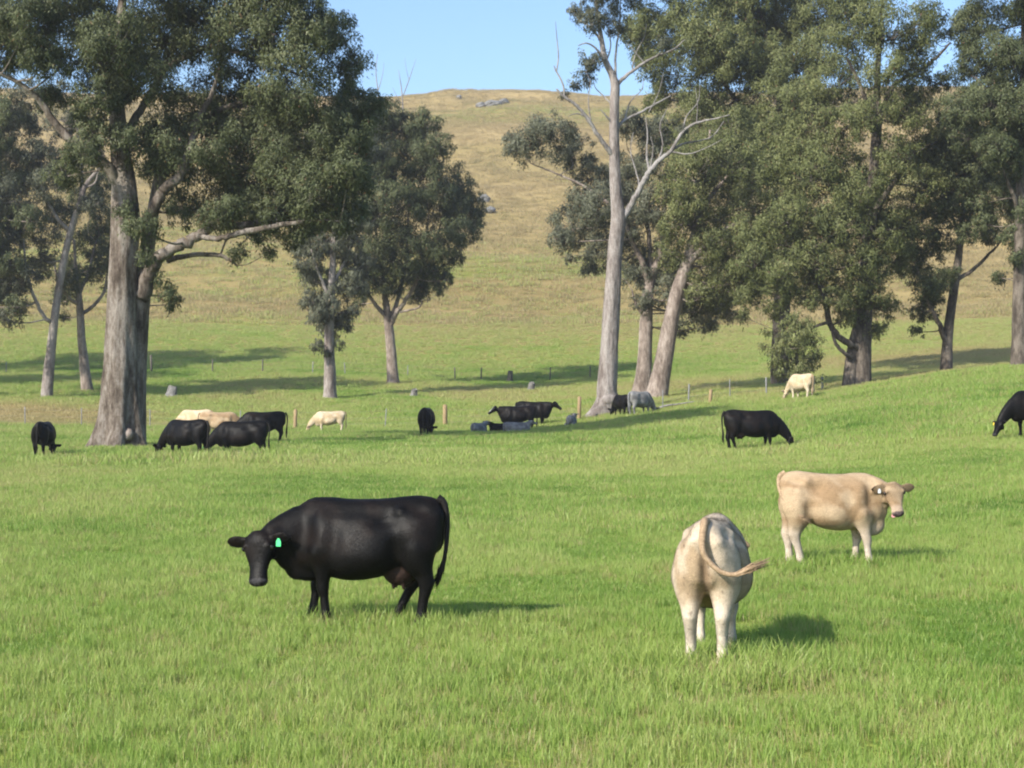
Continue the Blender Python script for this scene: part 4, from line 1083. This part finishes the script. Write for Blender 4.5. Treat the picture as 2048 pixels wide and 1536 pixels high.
    for i in range(ns):
        j0 = int(len(rs) * rg.uniform(.60, .84)); j1 = len(rs) - 1
        rows = []
        off = rg.normal(0, 1, 3); off /= np.linalg.norm(off)
        rad_ = rg.uniform(.1, 1.0)
        for q, j in enumerate(np.linspace(j0, j1, 5)):
            ff = q / 4
            pp = rs[int(j)][:3] + off * (.006 + .050 * ff ** .8 * rad_)
            if q == 4: pp = pp + unit(rs[-1][:3] - rs[-4][:3]) * rg.uniform(-.12, .12)
            rows.append([*pp, (.007, .0065, .0055, .004, .0015)[q] * (1 if hi else 2.6)])
        strands.append(tube(np.array(rows), 5))
    V, Fc = join_tubes(strands)
    sw = mesh_obj('tail_switch', V, Fc, hair, t_o)
    if eartag:
        s, mt = eartag[:2]
        e0, ed, efw, wd = ear_c[s]
        ct = e0 + ed * .125 * hs + efw * .022
        dn = np.array([0, 0, -1.0]); sd = unit(np.cross(dn, efw)); fwv = unit(np.cross(sd, dn))
        S = eartag[2] if len(eartag) > 2 else 1.0
        prof = [(-.012, .02), (.012, .02), (.034, -.022), (.034, -.085), (-.034, -.085), (-.034, -.022)]
        Vt = []
        for dpt in (0.0, .006):
            for px, pz in prof: Vt.append(ct + sd * px * S - dn * pz * S + fwv * dpt)
        Ft = [[5, 4, 3, 2, 1, 0], [6, 7, 8, 9, 10, 11]] + [[k, (k + 1) % 6, (k + 1) % 6 + 6, k + 6] for k in range(6)]
        mesh_obj('ear_tag', Vt, Ft, mt, root, smooth=False).location.z = lift
    if tongue:
        pts = [poll + hs * (ax * .42 + lat * tongue * .06 - nn * .055), poll + hs * (ax * .465 + lat * tongue * .075 - nn * .03), poll + hs * (ax * .485 + lat * tongue * .07 + nn * .015)]
        V, Fc = path_loft(pts, [.022, .024, .012], [.01, .01, .006], up=nn, n=10)
        mesh_obj('tongue', V, Fc, M_TONGUE, root).location.z = lift
    return root

def at(u, D): return base(u, D)
R = math.radians
BLK = 'black cattle in the pasture'; PALE = 'pale cattle in the pasture'; REST = 'cattle resting under the pale tree'

# the three cattle in the foreground
make_cow('large black cow side on with lowered head, green ear tag and udder', 'cow', at(733, 18.9), R(172), 1.0, 'stand', 'black', True,
         steps=(-.02, .34, -.06, .20), lenx=.915, belly=.985, udder=True,
         head=((1.12, .27, .97), (.02, -.26, -.965), (-.30, -.92, .22)), neck=[(.34, 0, .98), (.54, .01, .99), (.74, .04, .97), (.90, .10, .94), (1.02, .16, .92), (1.08, .20, .90)],
         thick_neck=1.22, head_scale=1.13, eartag=(1, M_TAG_G, .82), seed=1, group=BLK,
         tail=[(-.78, 0, 1.375), (-.85, 0, 1.32), (-.885, .01, 1.15), (-.885, .03, .95), (-.87, .05, .78), (-.83, .06, .62), (-.80, .06, .53)])
make_cow('pale tan cow seen from behind with tail swung out to the right', 'cow', at(1424, 16.65), R(79), .97, 'stand', 'fawn', True,
         steps=(.02, -.02, 0, .1), head=((1.25, .03, 1.02), (0.1, .75, -.65), (.1, .6, .7)), neck=[(.40, 0, 1.04), (.60, 0, 1.04), (.80, .01, 1.03), (1.0, .02, 1.0), (1.16, .03, .97)], width=.98, lenx=.95, belly=1.0, seed=2, group=PALE,
         tail=[(-.68, 0, 1.375), (-.84, .005, 1.375), (-.96, .015, 1.18), (-.98, -.03, 1.06), (-.99, -.16, .945), (-1.0, -.30, .925), (-1.0, -.42, .985), (-1.0, -.50, 1.02)])
make_cow('tan heifer side on, looking at the viewer and licking its nose', 'cow', at(1662, 24.3), R(-4), .955, 'stand', 'tan', True,
         steps=(-.06, .10, -.05, .14), width=.86, lenx=.80, belly=.92,
         head=((.86, -.16, 1.20), (.10, -.42, -.90), (.14, -.93, .34)), neck=[(.34, 0, 1.02), (.48, 0, 1.05), (.62, -.01, 1.07), (.74, -.05, 1.09), (.82, -.09, 1.10)],
         eartag=(-1, M_TAG_W, .62), tongue=-1, seed=3, group=PALE, head_scale=1.0, thick_neck=1.25,
         tail=[(-.66, 0, 1.37), (-.745, -.01, 1.31), (-.75, -.07, 1.15), (-.69, -.19, .99), (-.60, -.265, .87), (-.50, -.29, .78), (-.40, -.29, .71)])

# the herd behind
make_cow('black cow grazing to the right alone on the open slope', 'cow', at(1503, 59.5), R(8), 1.03, 'graze', 'black', seed=4, group=BLK, steps=(-.05, .1, 0, .1), udder=True)
make_cow('black cow grazing to the left with yellow ear tag at the right edge', 'cow', at(2078, 53.5), R(197), 1.06, 'graze', 'black', seed=5, group=BLK, eartag=(-1, M_TAG_Y, .8))
make_cow('black cow seen squarely from behind left of the huge gum trunk', 'cow', at(88, 60.5), R(91), .93, 'graze', 'black', seed=6, group=BLK, eartag=(1, M_TAG_W, .7))
make_cow('black cow grazing down and left in front of the two tan cattle', 'cow', at(374, 59.5), R(146), 1.0, 'graze', 'black', seed=7, group=BLK)
make_cow('black cow with green ear tag grazing, its legs sunk in grass', 'cow', at(484, 61.5), R(172), 1.0, 'graze', 'black', seed=8, group=BLK, eartag=(1, M_TAG_G, 1.0), lift=-.1)
make_cow('black cow with hanging tail overlapping behind the green tagged grazer', 'cow', at(527, 75), R(183), 1.02, 'graze', 'black', seed=9, group=BLK)
make_cow('tan cow partly hidden behind the grazing black cows', 'cow', at(438, 81), R(8), .95, 'graze', 'tan', seed=10, group=PALE)
make_cow('cream cow turned away just behind the partly hidden tan one', 'cow', at(392, 85), R(158), .97, 'graze', 'cream', seed=11, group=PALE)
make_cow('small cream cow grazing by the timber fence post', 'cow', at(660, 92), R(184), .86, 'graze', 'cream', seed=12, group=PALE, belly=.95)
make_cow('black cow seen from behind by itself near the middle of the fence', 'cow', at(853, 79), R(84), .98, 'graze', 'black', seed=13, group=BLK)
make_cow('black cow standing with raised white blazed face above resting calves', 'cow', at(1037, 92), R(180), 1.0, 'stand', 'black', seed=14, group=REST, blaze=True, head_scale=1.15)
make_cow('black cow looking right behind the white blazed one', 'cow', at(1066, 96), R(-18), 1.02, 'stand', 'black', seed=15, group=REST, head_scale=1.15)
make_cow('black calf lying in the grass under the white blazed cow', 'calf', at(1003, 84.5), R(195), .62, 'lie', 'black', name='calf', seed=16, group=REST)
make_cow('long grey calf lying in front of the standing black cows', 'calf', at(1034, 82.5), R(8), .66, 'lie', 'grey', name='calf', seed=17, group=REST)
make_cow('round grey calf lying apart, ahead of the blazed cow', 'calf', at(958, 83.5), R(60), .66, 'lie', 'grey', name='calf', seed=18, group=REST)
make_cow('grey calf lying beside a timber post near the pale tree', 'calf', at(1143, 91), R(75), .70, 'lie', 'grey', name='calf', seed=19, group=REST)
make_cow('grey cow standing rump towards the viewer beside the pale tree', 'cow', at(1280, 93.5), R(48), .97, 'graze', 'grey', seed=20, group=REST, width=1.05)
make_cow('black cow half hidden between the pale trunk and the grey cow', 'cow', at(1243, 95.5), R(112), .9, 'graze', 'black', seed=21, group=REST)
make_cow('cream cow alone on the crest beneath the drooping sapling', 'cow', at(1603, 92), R(118), 1.0, 'graze', 'cream', seed=22, group=PALE)

# ------------------------------------------------------------------ fences, stumps, rocks, fallen branch
def post_mesh(r, h, seed, seg=10):
    V, Fc = join_tubes([tube(np.array([[0, 0, -.3, r], [.01, 0, h * .5, r * .98], [0.015, 0.01, h, r * .93], [0.015, .01, h + .02, r * .6]]), seg, .06, seed)])
    return V, Fc

def make_fence(label, posts, wires, seed):
    """posts: (u, D, radius, height, material)"""
    b0 = base(posts[0][0], posts[0][1])
    root = empty('wire_fence', b0)
    tag(root, label, 'fence')
    tops = []
    for k, (u, D, r, h, mt) in enumerate(posts):
        b = base(u, D)
        V, Fc = post_mesh(r, h, seed + k)
        o = mesh_obj('post', V, Fc, mt, root)
        o.location = b - b0
        o.rotation_euler = (random.Random(seed + k).uniform(-.05, .05), random.Random(seed * 3 + k).uniform(-.06, .06), k)
        tops.append((b - b0, h))
    for f in wires:
        rows = []
        for k in range(len(tops)):
            p, h = tops[k]
            rows.append([p.x, p.y, p.z + 1.05 * f, .004])
            if k + 1 < len(tops):
                q = tops[k + 1][0]
                rows.append([(p.x + q.x) / 2, (p.y + q.y) / 2, (p.z + q.z) / 2 + 1.05 * f - .03, .004])
        V, Fc = join_tubes([tube(np.array(rows), 5)])
        mesh_obj('wire', V, Fc, M_WIRE, root)

T, S = (.11, 1.15, M_POST), (.030, 1.12, M_STEEL)
make_fence('wire fence of timber posts and thin steel droppers along the pasture edge',
    [(-140, 101, *T), (50, 101, *S), (163, 101, *S), (300, 101, *S), (480, 100.5, *S), (590, 100, *T), (770, 99, *S), (890, 98.5, .13, 1.25, M_POST), (1030, 98, *S), (1158, 97.2, .11, 1.35, M_POST), (1326, 96, *S), (1420, 95, .10, .85, M_POST)], (.3, .6, .95), 3)
G = (.06, 1.05, M_POST_GREY); W2 = (.04, 1.0, M_STEEL)
make_fence('old wire fence of grey posts at the foot of the hill',
    [(-120, 146, *G), (12, 146, *W2), (160, 147, *G), (303, 148, .10, 1.4, M_POST_GREY), (425, 148, *G), (525, 148, *G), (625, 148, *W2), (690, 148, *W2), (815, 148, *W2), (910, 147, *G), (962, 147, *G), (1100, 147, *G), (1180, 147, *G)], (.3, .6, .95), 7)
make_fence('low fence of slim white posts behind the crest',
    [(1377, 101, .045, 1.1, M_STEEL), (1460, 100.5, *S), (1533, 100, .05, 1.1, M_STEEL), (1645, 99.5, .07, .85, M_STEEL)], (.4, .9), 9)

def make_stump(label, u, D, w, h, seed, mt=M_STUMP, name='tree_stump', cat='stump', tilt=.1):
    b = base(u, D)
    rg = np.random.default_rng(seed)
    def fl(t, ang): return 1 + (1 - t) ** 2 * .25 * np.cos(4 * ang + seed) + .05 * np.cos(7 * ang)
    rows = [[0, 0, -.2, w * .62], [0, 0, .05, w * .58], [tilt * .3, 0, h * .4, w * .5], [tilt * .7, 0, h * .8, w * .46], [tilt, 0, h, w * .42], [tilt, 0, h - .04, w * .30]]
    V, Fc = join_tubes([tube(crom(np.array(rows), 4), 16, .16, seed, fl)])
    o = mesh_obj(name, V, Fc, mt, None, smooth=False)
    o.location = b; o.rotation_euler = (rg.uniform(-.12, .12), rg.uniform(-.12, .12), rg.uniform(0, 6))
    tag(o, label, cat)

make_stump('squat silver grey stump standing in the straw beyond the huge gum', 342, 124, .70, .75, 1)
make_stump('low split grey stump in the grass past the middle of the fence', 828, 126, .50, .45, 2, tilt=.2)
make_stump('tilted pale stump on the sunny side of the tree shadow', 1062, 133, .55, .55, 3, tilt=.25)
make_stump('dark burnt stump standing among the old fence posts', 1020, 146, .45, .9, 4, M_POST_GREY)

def make_rock(label, u, v_D, w, h, seed, name='granite_boulder', n=1):
    b = base(u, v_D)
    rg = np.random.default_rng(seed)
    V, Fc = ell((0, 0, h * .25), (w * .5, w * .4, h * .75), 22, 14)
    k = 1 + (fbm(V[:, 0] * 2 / w + seed, V[:, 2] * 2 / h + V[:, 1] * 2 / w, .6, seed, 3) - .5) * .7
    V = V * k[:, None]
    o = mesh_obj(name, V, Fc, M_ROCK, None, smooth=False)
    o.location = b; o.rotation_euler = (0, 0, rg.uniform(0, 6))
    tag(o, label, 'rock', 'granite on the hillside')

def D_for(u, v, d0=200, d1=440):
    """distance at which the hillside shows at photo height v"""
    best, bd = 1e9, d0
    for D in np.arange(d0, d1, 1.0):
        x = (u - 1024) / F * D
        vv = 768 - (gz(x, D) - CAMH) / D * F
        if abs(vv - v) < best: best, bd = abs(vv - v), D
    return bd

make_rock('widest of the grey boulders just under the hill crest', 985, D_for(985, 212), 4.2, 1.3, 1)
make_rock('low grey boulder at the left end of the crest outcrop', 962, D_for(962, 214), 2.8, 1.0, 2)
make_rock('small grey boulder at the right end of the crest outcrop', 1008, D_for(1008, 207), 2.4, 1.0, 3)
make_rock('pale boulder half hidden by the edge of the dark round crown', 968, D_for(968, 405), 2.0, 1.1, 4)
make_rock('flat pale boulder tucked below its half hidden neighbour', 980, D_for(980, 424), 2.2, .8, 5)
make_rock('lone small rock breaking the hill skyline', 918, D_for(918, 197), 1.3, .7, 6)

def fallen_branch():
    pts = [(1305, 822), (1330, 812), (1352, 809), (1370, 806), (1388, 803)]
    b = base(1340, 96.5)
    rows = []
    for k, (u, v) in enumerate(pts):
        w = base(u, 96.5)
        rows.append([w.x - b.x, 0.1 * math.sin(k), max(w.z - b.z + .05, CAMH - (v - 768) / F * 96.5 - b.z), .07 - .012 * k])
    V, Fc = join_tubes([tube(crom(np.array(rows), 4), 8, .15, 3)])
    o = mesh_obj('fallen_branch', V, Fc, M_DEADWOOD)
    o.location = b
    tag(o, 'bleached fallen branch lying right of the grey cow', 'branch')
fallen_branch()

# ------------------------------------------------------------------ grass (stuff: scattered with geometry nodes over points on the ground)
def tuft(name, n, rad, hmin, hmax, w, rg, straw=0.06, lean=0.45, mat=None):
    Vs, Fs, T = [], [], []
    for i in range(n):
        a = rg.uniform(0, 6.283); r = rad * math.sqrt(rg.random())
        bx, by = r * math.cos(a), r * math.sin(a)
        h = rg.uniform(hmin, hmax); la = rg.uniform(0, 6.283); ln = rg.uniform(0.1, lean) * h
        dx, dy = math.cos(la) * ln, math.sin(la) * ln
        fa = rg.uniform(0, 6.283); px, py = math.cos(fa) * w / 2, math.sin(fa) * w / 2
        st = rg.random() < straw
        t = rg.uniform(0.35, 0.6) if st else rg.normal(0, 0.07)
        if st: h *= 1.25
        k = len(Vs)
        Vs += [(bx - px, by - py, -0.02), (bx + px, by + py, -0.02), (bx + dx * .35 - px * .8, by + dy * .35 - py * .8, h * .6), (bx + dx * .35 + px * .8, by + dy * .35 + py * .8, h * .6), (bx + dx, by + dy, h)]
        Fs += [[k, k + 1, k + 3, k + 2], [k + 2, k + 3, k + 4]]
        T += [t] * 5
    o = mesh_obj(name, Vs, Fs, mat or M_GRASS, link=False)
    a = o.data.attributes.new('blade', 'FLOAT', 'POINT')
    a.data.foreach_set('value', np.array(T, np.float32))
    return o

def scatter(name, label, tufts, pts, rot, scl, idx, tint):
    me = bpy.data.meshes.new(name)
    me.vertices.add(len(pts)); me.vertices.foreach_set('co', pts.astype(np.float32).ravel())
    for nm, arr, ty in (('rot', rot, 'FLOAT'), ('scl', scl, 'FLOAT'), ('tint', tint, 'FLOAT')):
        a = me.attributes.new(nm, ty, 'POINT'); a.data.foreach_set('value', arr.astype(np.float32))
    a = me.attributes.new('idx', 'INT', 'POINT'); a.data.foreach_set('value', idx.astype(np.int32))
    o = bpy.data.objects.new(name, me); COL.objects.link(o)
    me.materials.append(M_GRASS)
    ng = bpy.data.node_groups.new(name + '_scatter', 'GeometryNodeTree')
    ng.interface.new_socket('Geometry', in_out='INPUT', socket_type='NodeSocketGeometry')
    ng.interface.new_socket('Geometry', in_out='OUTPUT', socket_type='NodeSocketGeometry')
    gi = ng.nodes.new('NodeGroupInput'); go = ng.nodes.new('NodeGroupOutput')
    g2i = ng.nodes.new('GeometryNodeGeometryToInstance')
    for t in tufts:
        oi = ng.nodes.new('GeometryNodeObjectInfo'); oi.inputs['Object'].default_value = t; oi.inputs['As Instance'].default_value = True
        ng.links.new(oi.outputs['Geometry'], g2i.inputs[0])
    # joined instances, one per tuft kind (multi-input keeps them apart)
    ng.nodes.remove(g2i)
    jn = ng.nodes.new('GeometryNodeJoinGeometry')
    for oi in [q for q in ng.nodes if q.bl_idname == 'GeometryNodeObjectInfo']:
        ng.links.new(oi.outputs['Geometry'], jn.inputs[0])
    ip = ng.nodes.new('GeometryNodeInstanceOnPoints'); ip.inputs['Pick Instance'].default_value = True
    def na(nm, ty):
        q = ng.nodes.new('GeometryNodeInputNamedAttribute'); q.data_type = ty; q.inputs['Name'].default_value = nm
        return [s for s in q.outputs if s.enabled][0]
    cx = ng.nodes.new('ShaderNodeCombineXYZ'); ng.links.new(na('rot', 'FLOAT'), cx.inputs['Z'])
    e2r = ng.nodes.new('FunctionNodeEulerToRotation'); ng.links.new(cx.outputs[0], e2r.inputs[0])
    ng.links.new(gi.outputs[0], ip.inputs['Points']); ng.links.new(jn.outputs[0], ip.inputs['Instance'])
    ng.links.new(na('idx', 'INT'), ip.inputs['Instance Index']); ng.links.new(e2r.outputs[0], ip.inputs['Rotation'])
    ng.links.new(na('scl', 'FLOAT'), ip.inputs['Scale']); ng.links.new(ip.outputs[0], go.inputs[0])
    md = o.modifiers.new('scatter', 'NODES'); md.node_group = ng
    tag(o, label, 'grass', kind='stuff')
    return o

def field(d0, d1, dens, margin, rg):
    hw = 0.305 * d1 + margin
    n = int(dens * (d1 - d0) * 2 * hw)
    x = rg.uniform(-hw, hw, n); y = rg.uniform(d0, d1, n)
    k = np.abs(x) < 0.305 * y + margin
    return x[k], y[k]

def make_grass():
    rg = np.random.default_rng(5)
    near = [tuft('grass_tuft', 90, .24, .03, .085, .0055, rg, .05, .9) for _ in range(4)] + [tuft('lush_tuft', 80, .16, .07, .17, .0065, rg, 0.03, .6) for _ in range(2)] + [tuft('straw_tuft', 60, .26, .04, .10, .005, rg, .4, .9) for _ in range(2)]
    mid = [tuft('grass_tuft', 80, .32, .04, .10, .009, rg, .05, .9) for _ in range(4)] + [tuft('lush_tuft', 70, .25, .08, .19, .010, rg, 0.03, .6) for _ in range(2)] + [tuft('straw_tuft', 50, .3, .05, .12, .008, rg, .4, .8) for _ in range(2)]
    far = [tuft('grass_tuft', 70, .5, .06, .15, .017, rg, .05, .8) for _ in range(4)] + [tuft('lush_tuft', 60, .4, .10, .24, .019, rg, 0.03, .5) for _ in range(2)] + [tuft('straw_tuft', 50, .5, .07, .19, .016, rg, .4, .7) for _ in range(2)]
    hillg = [tuft('grass_tuft', 50, .9, .10, .32, .04, rg, .2, mat=M_GRASS_DRY) for _ in range(4)] + [tuft('lush_tuft', 50, .7, .15, .40, .04, rg, .1, mat=M_GRASS_DRY) for _ in range(2)] + [tuft('straw_tuft', 50, .9, .12, .42, .035, rg, .6, mat=M_GRASS_DRY) for _ in range(2)]
    zones = [('near_grass', 'short bright green grass in the foreground of the pasture', near, 10.5, 30, 40, 4),
             ('pasture_grass', 'green grass around the grazing cattle', mid, 30, 55, 22, 4),
             ('far_pasture_grass', 'green grass along the far edge of the pasture', far, 55, 106, 11, 5),
             ('rough_grass', 'patchy green and straw grass beyond the fence', far, 106, 190, 5.0, 8),
             ('hill_grass', 'dry straw grass covering the hillside', hillg, 190, 432, 1.0, 10)]
    for nm, lab, tf, d0, d1, dens, mg in zones:
        x, y = field(d0, d1, dens, mg, rg)
        n = len(x)
        dr = dryness(x, y)
        lush = fbm(x, y * .8, 1.6 if d0 < 60 else 3.0, 201, 2) * 0.55 + vnoise(x, y, 6.0, 207) * 0.45
        idx = rg.integers(0, 4, n)
        isl = (lush > 0.625) & (dr < 0.3)
        idx = np.where(isl, 4 + rg.integers(0, 2, n), idx)
        iss = (rg.random(n) < np.clip(0.05 + dr * 0.9, 0, .9)) & ~isl
        idx = np.where(iss, 6 + rg.integers(0, 2, n), idx)
        patch = fbm(x, y, 4.5, 301, 3) * .6 + fbm(x, y, 1.1, 377, 2) * .25 + fbm(x, y, 14, 311, 2) * .3 - .075
        t = 0.28 + (patch - 0.5) * 0.55 + rg.normal(0, .035, n) + dr * 0.75
        if d0 >= 106: t = 0.20 + (patch - 0.5) * 0.2 + rg.normal(0, .05, n) + dr * 0.85
        t = np.where(isl, t - 0.10, t)
        s = rg.uniform(0.75, 1.25, n) * (0.85 + 0.4 * fbm(x, y, 3.0, 333))
        if d0 < 55: s = s * .84
        uu = 1024 + F * x / y
        s = s * (1 + 0.55 * np.exp(-((uu - 400) / 260) ** 2) * sstep(52, 55, y) * (1 - sstep(60, 66, y)))
        s = s * (1 + 0.25 * np.exp(-((uu - 1430) / 130) ** 2) * sstep(14.2, 14.8, y) * (1 - sstep(15.6, 16.2, y)))
        for hu, hd in ((736, 18.9), (1420, 15.9), (1662, 24.3)):
            hx = (hu - 1024) / F * hd
            s = s * (1 + .62 * np.exp(-((x - hx) / 1.2) ** 2 - ((y - hd) / .8) ** 2))
        pts = np.stack([x, y, ground(x, y)], 1)
        scatter(nm, lab, tf, pts, rg.uniform(0, 6.283, n), s, idx, np.clip(t, 0, 1))
make_grass()

# ------------------------------------------------------------------ thin haze volume, added as a lens-like veil to lift dark tones
def make_haze():
    x, y0, y1, z0, z1 = 690, -55, 880, -1.5, 92
    V = [(-x, y0, z0), (x, y0, z0), (x, y1, z0), (-x, y1, z0), (-x, y0, z1), (x, y0, z1), (x, y1, z1), (-x, y1, z1)]
    Fc = [[3, 2, 1, 0], [4, 5, 6, 7], [0, 1, 5, 4], [1, 2, 6, 5], [2, 3, 7, 6], [3, 0, 4, 7]]
    m = bpy.data.materials.new('added_haze'); m.use_nodes = True
    nt = m.node_tree; nt.nodes.remove(nt.nodes['Principled BSDF'])
    v = nt.nodes.new('ShaderNodeVolumePrincipled')
    v.inputs['Color'].default_value = (0.93, 0.95, 1.0, 1); v.inputs['Density'].default_value = 0.0003; v.inputs['Anisotropy'].default_value = 0.2
    nt.links.new(v.outputs[0], nt.nodes['Material Output'].inputs['Volume'])
    o = mesh_obj('haze', V, Fc, m, smooth=False)
    tag(o, 'thin pale haze added over the paddock to lift the dark tones', 'haze', kind='stuff')
make_haze()
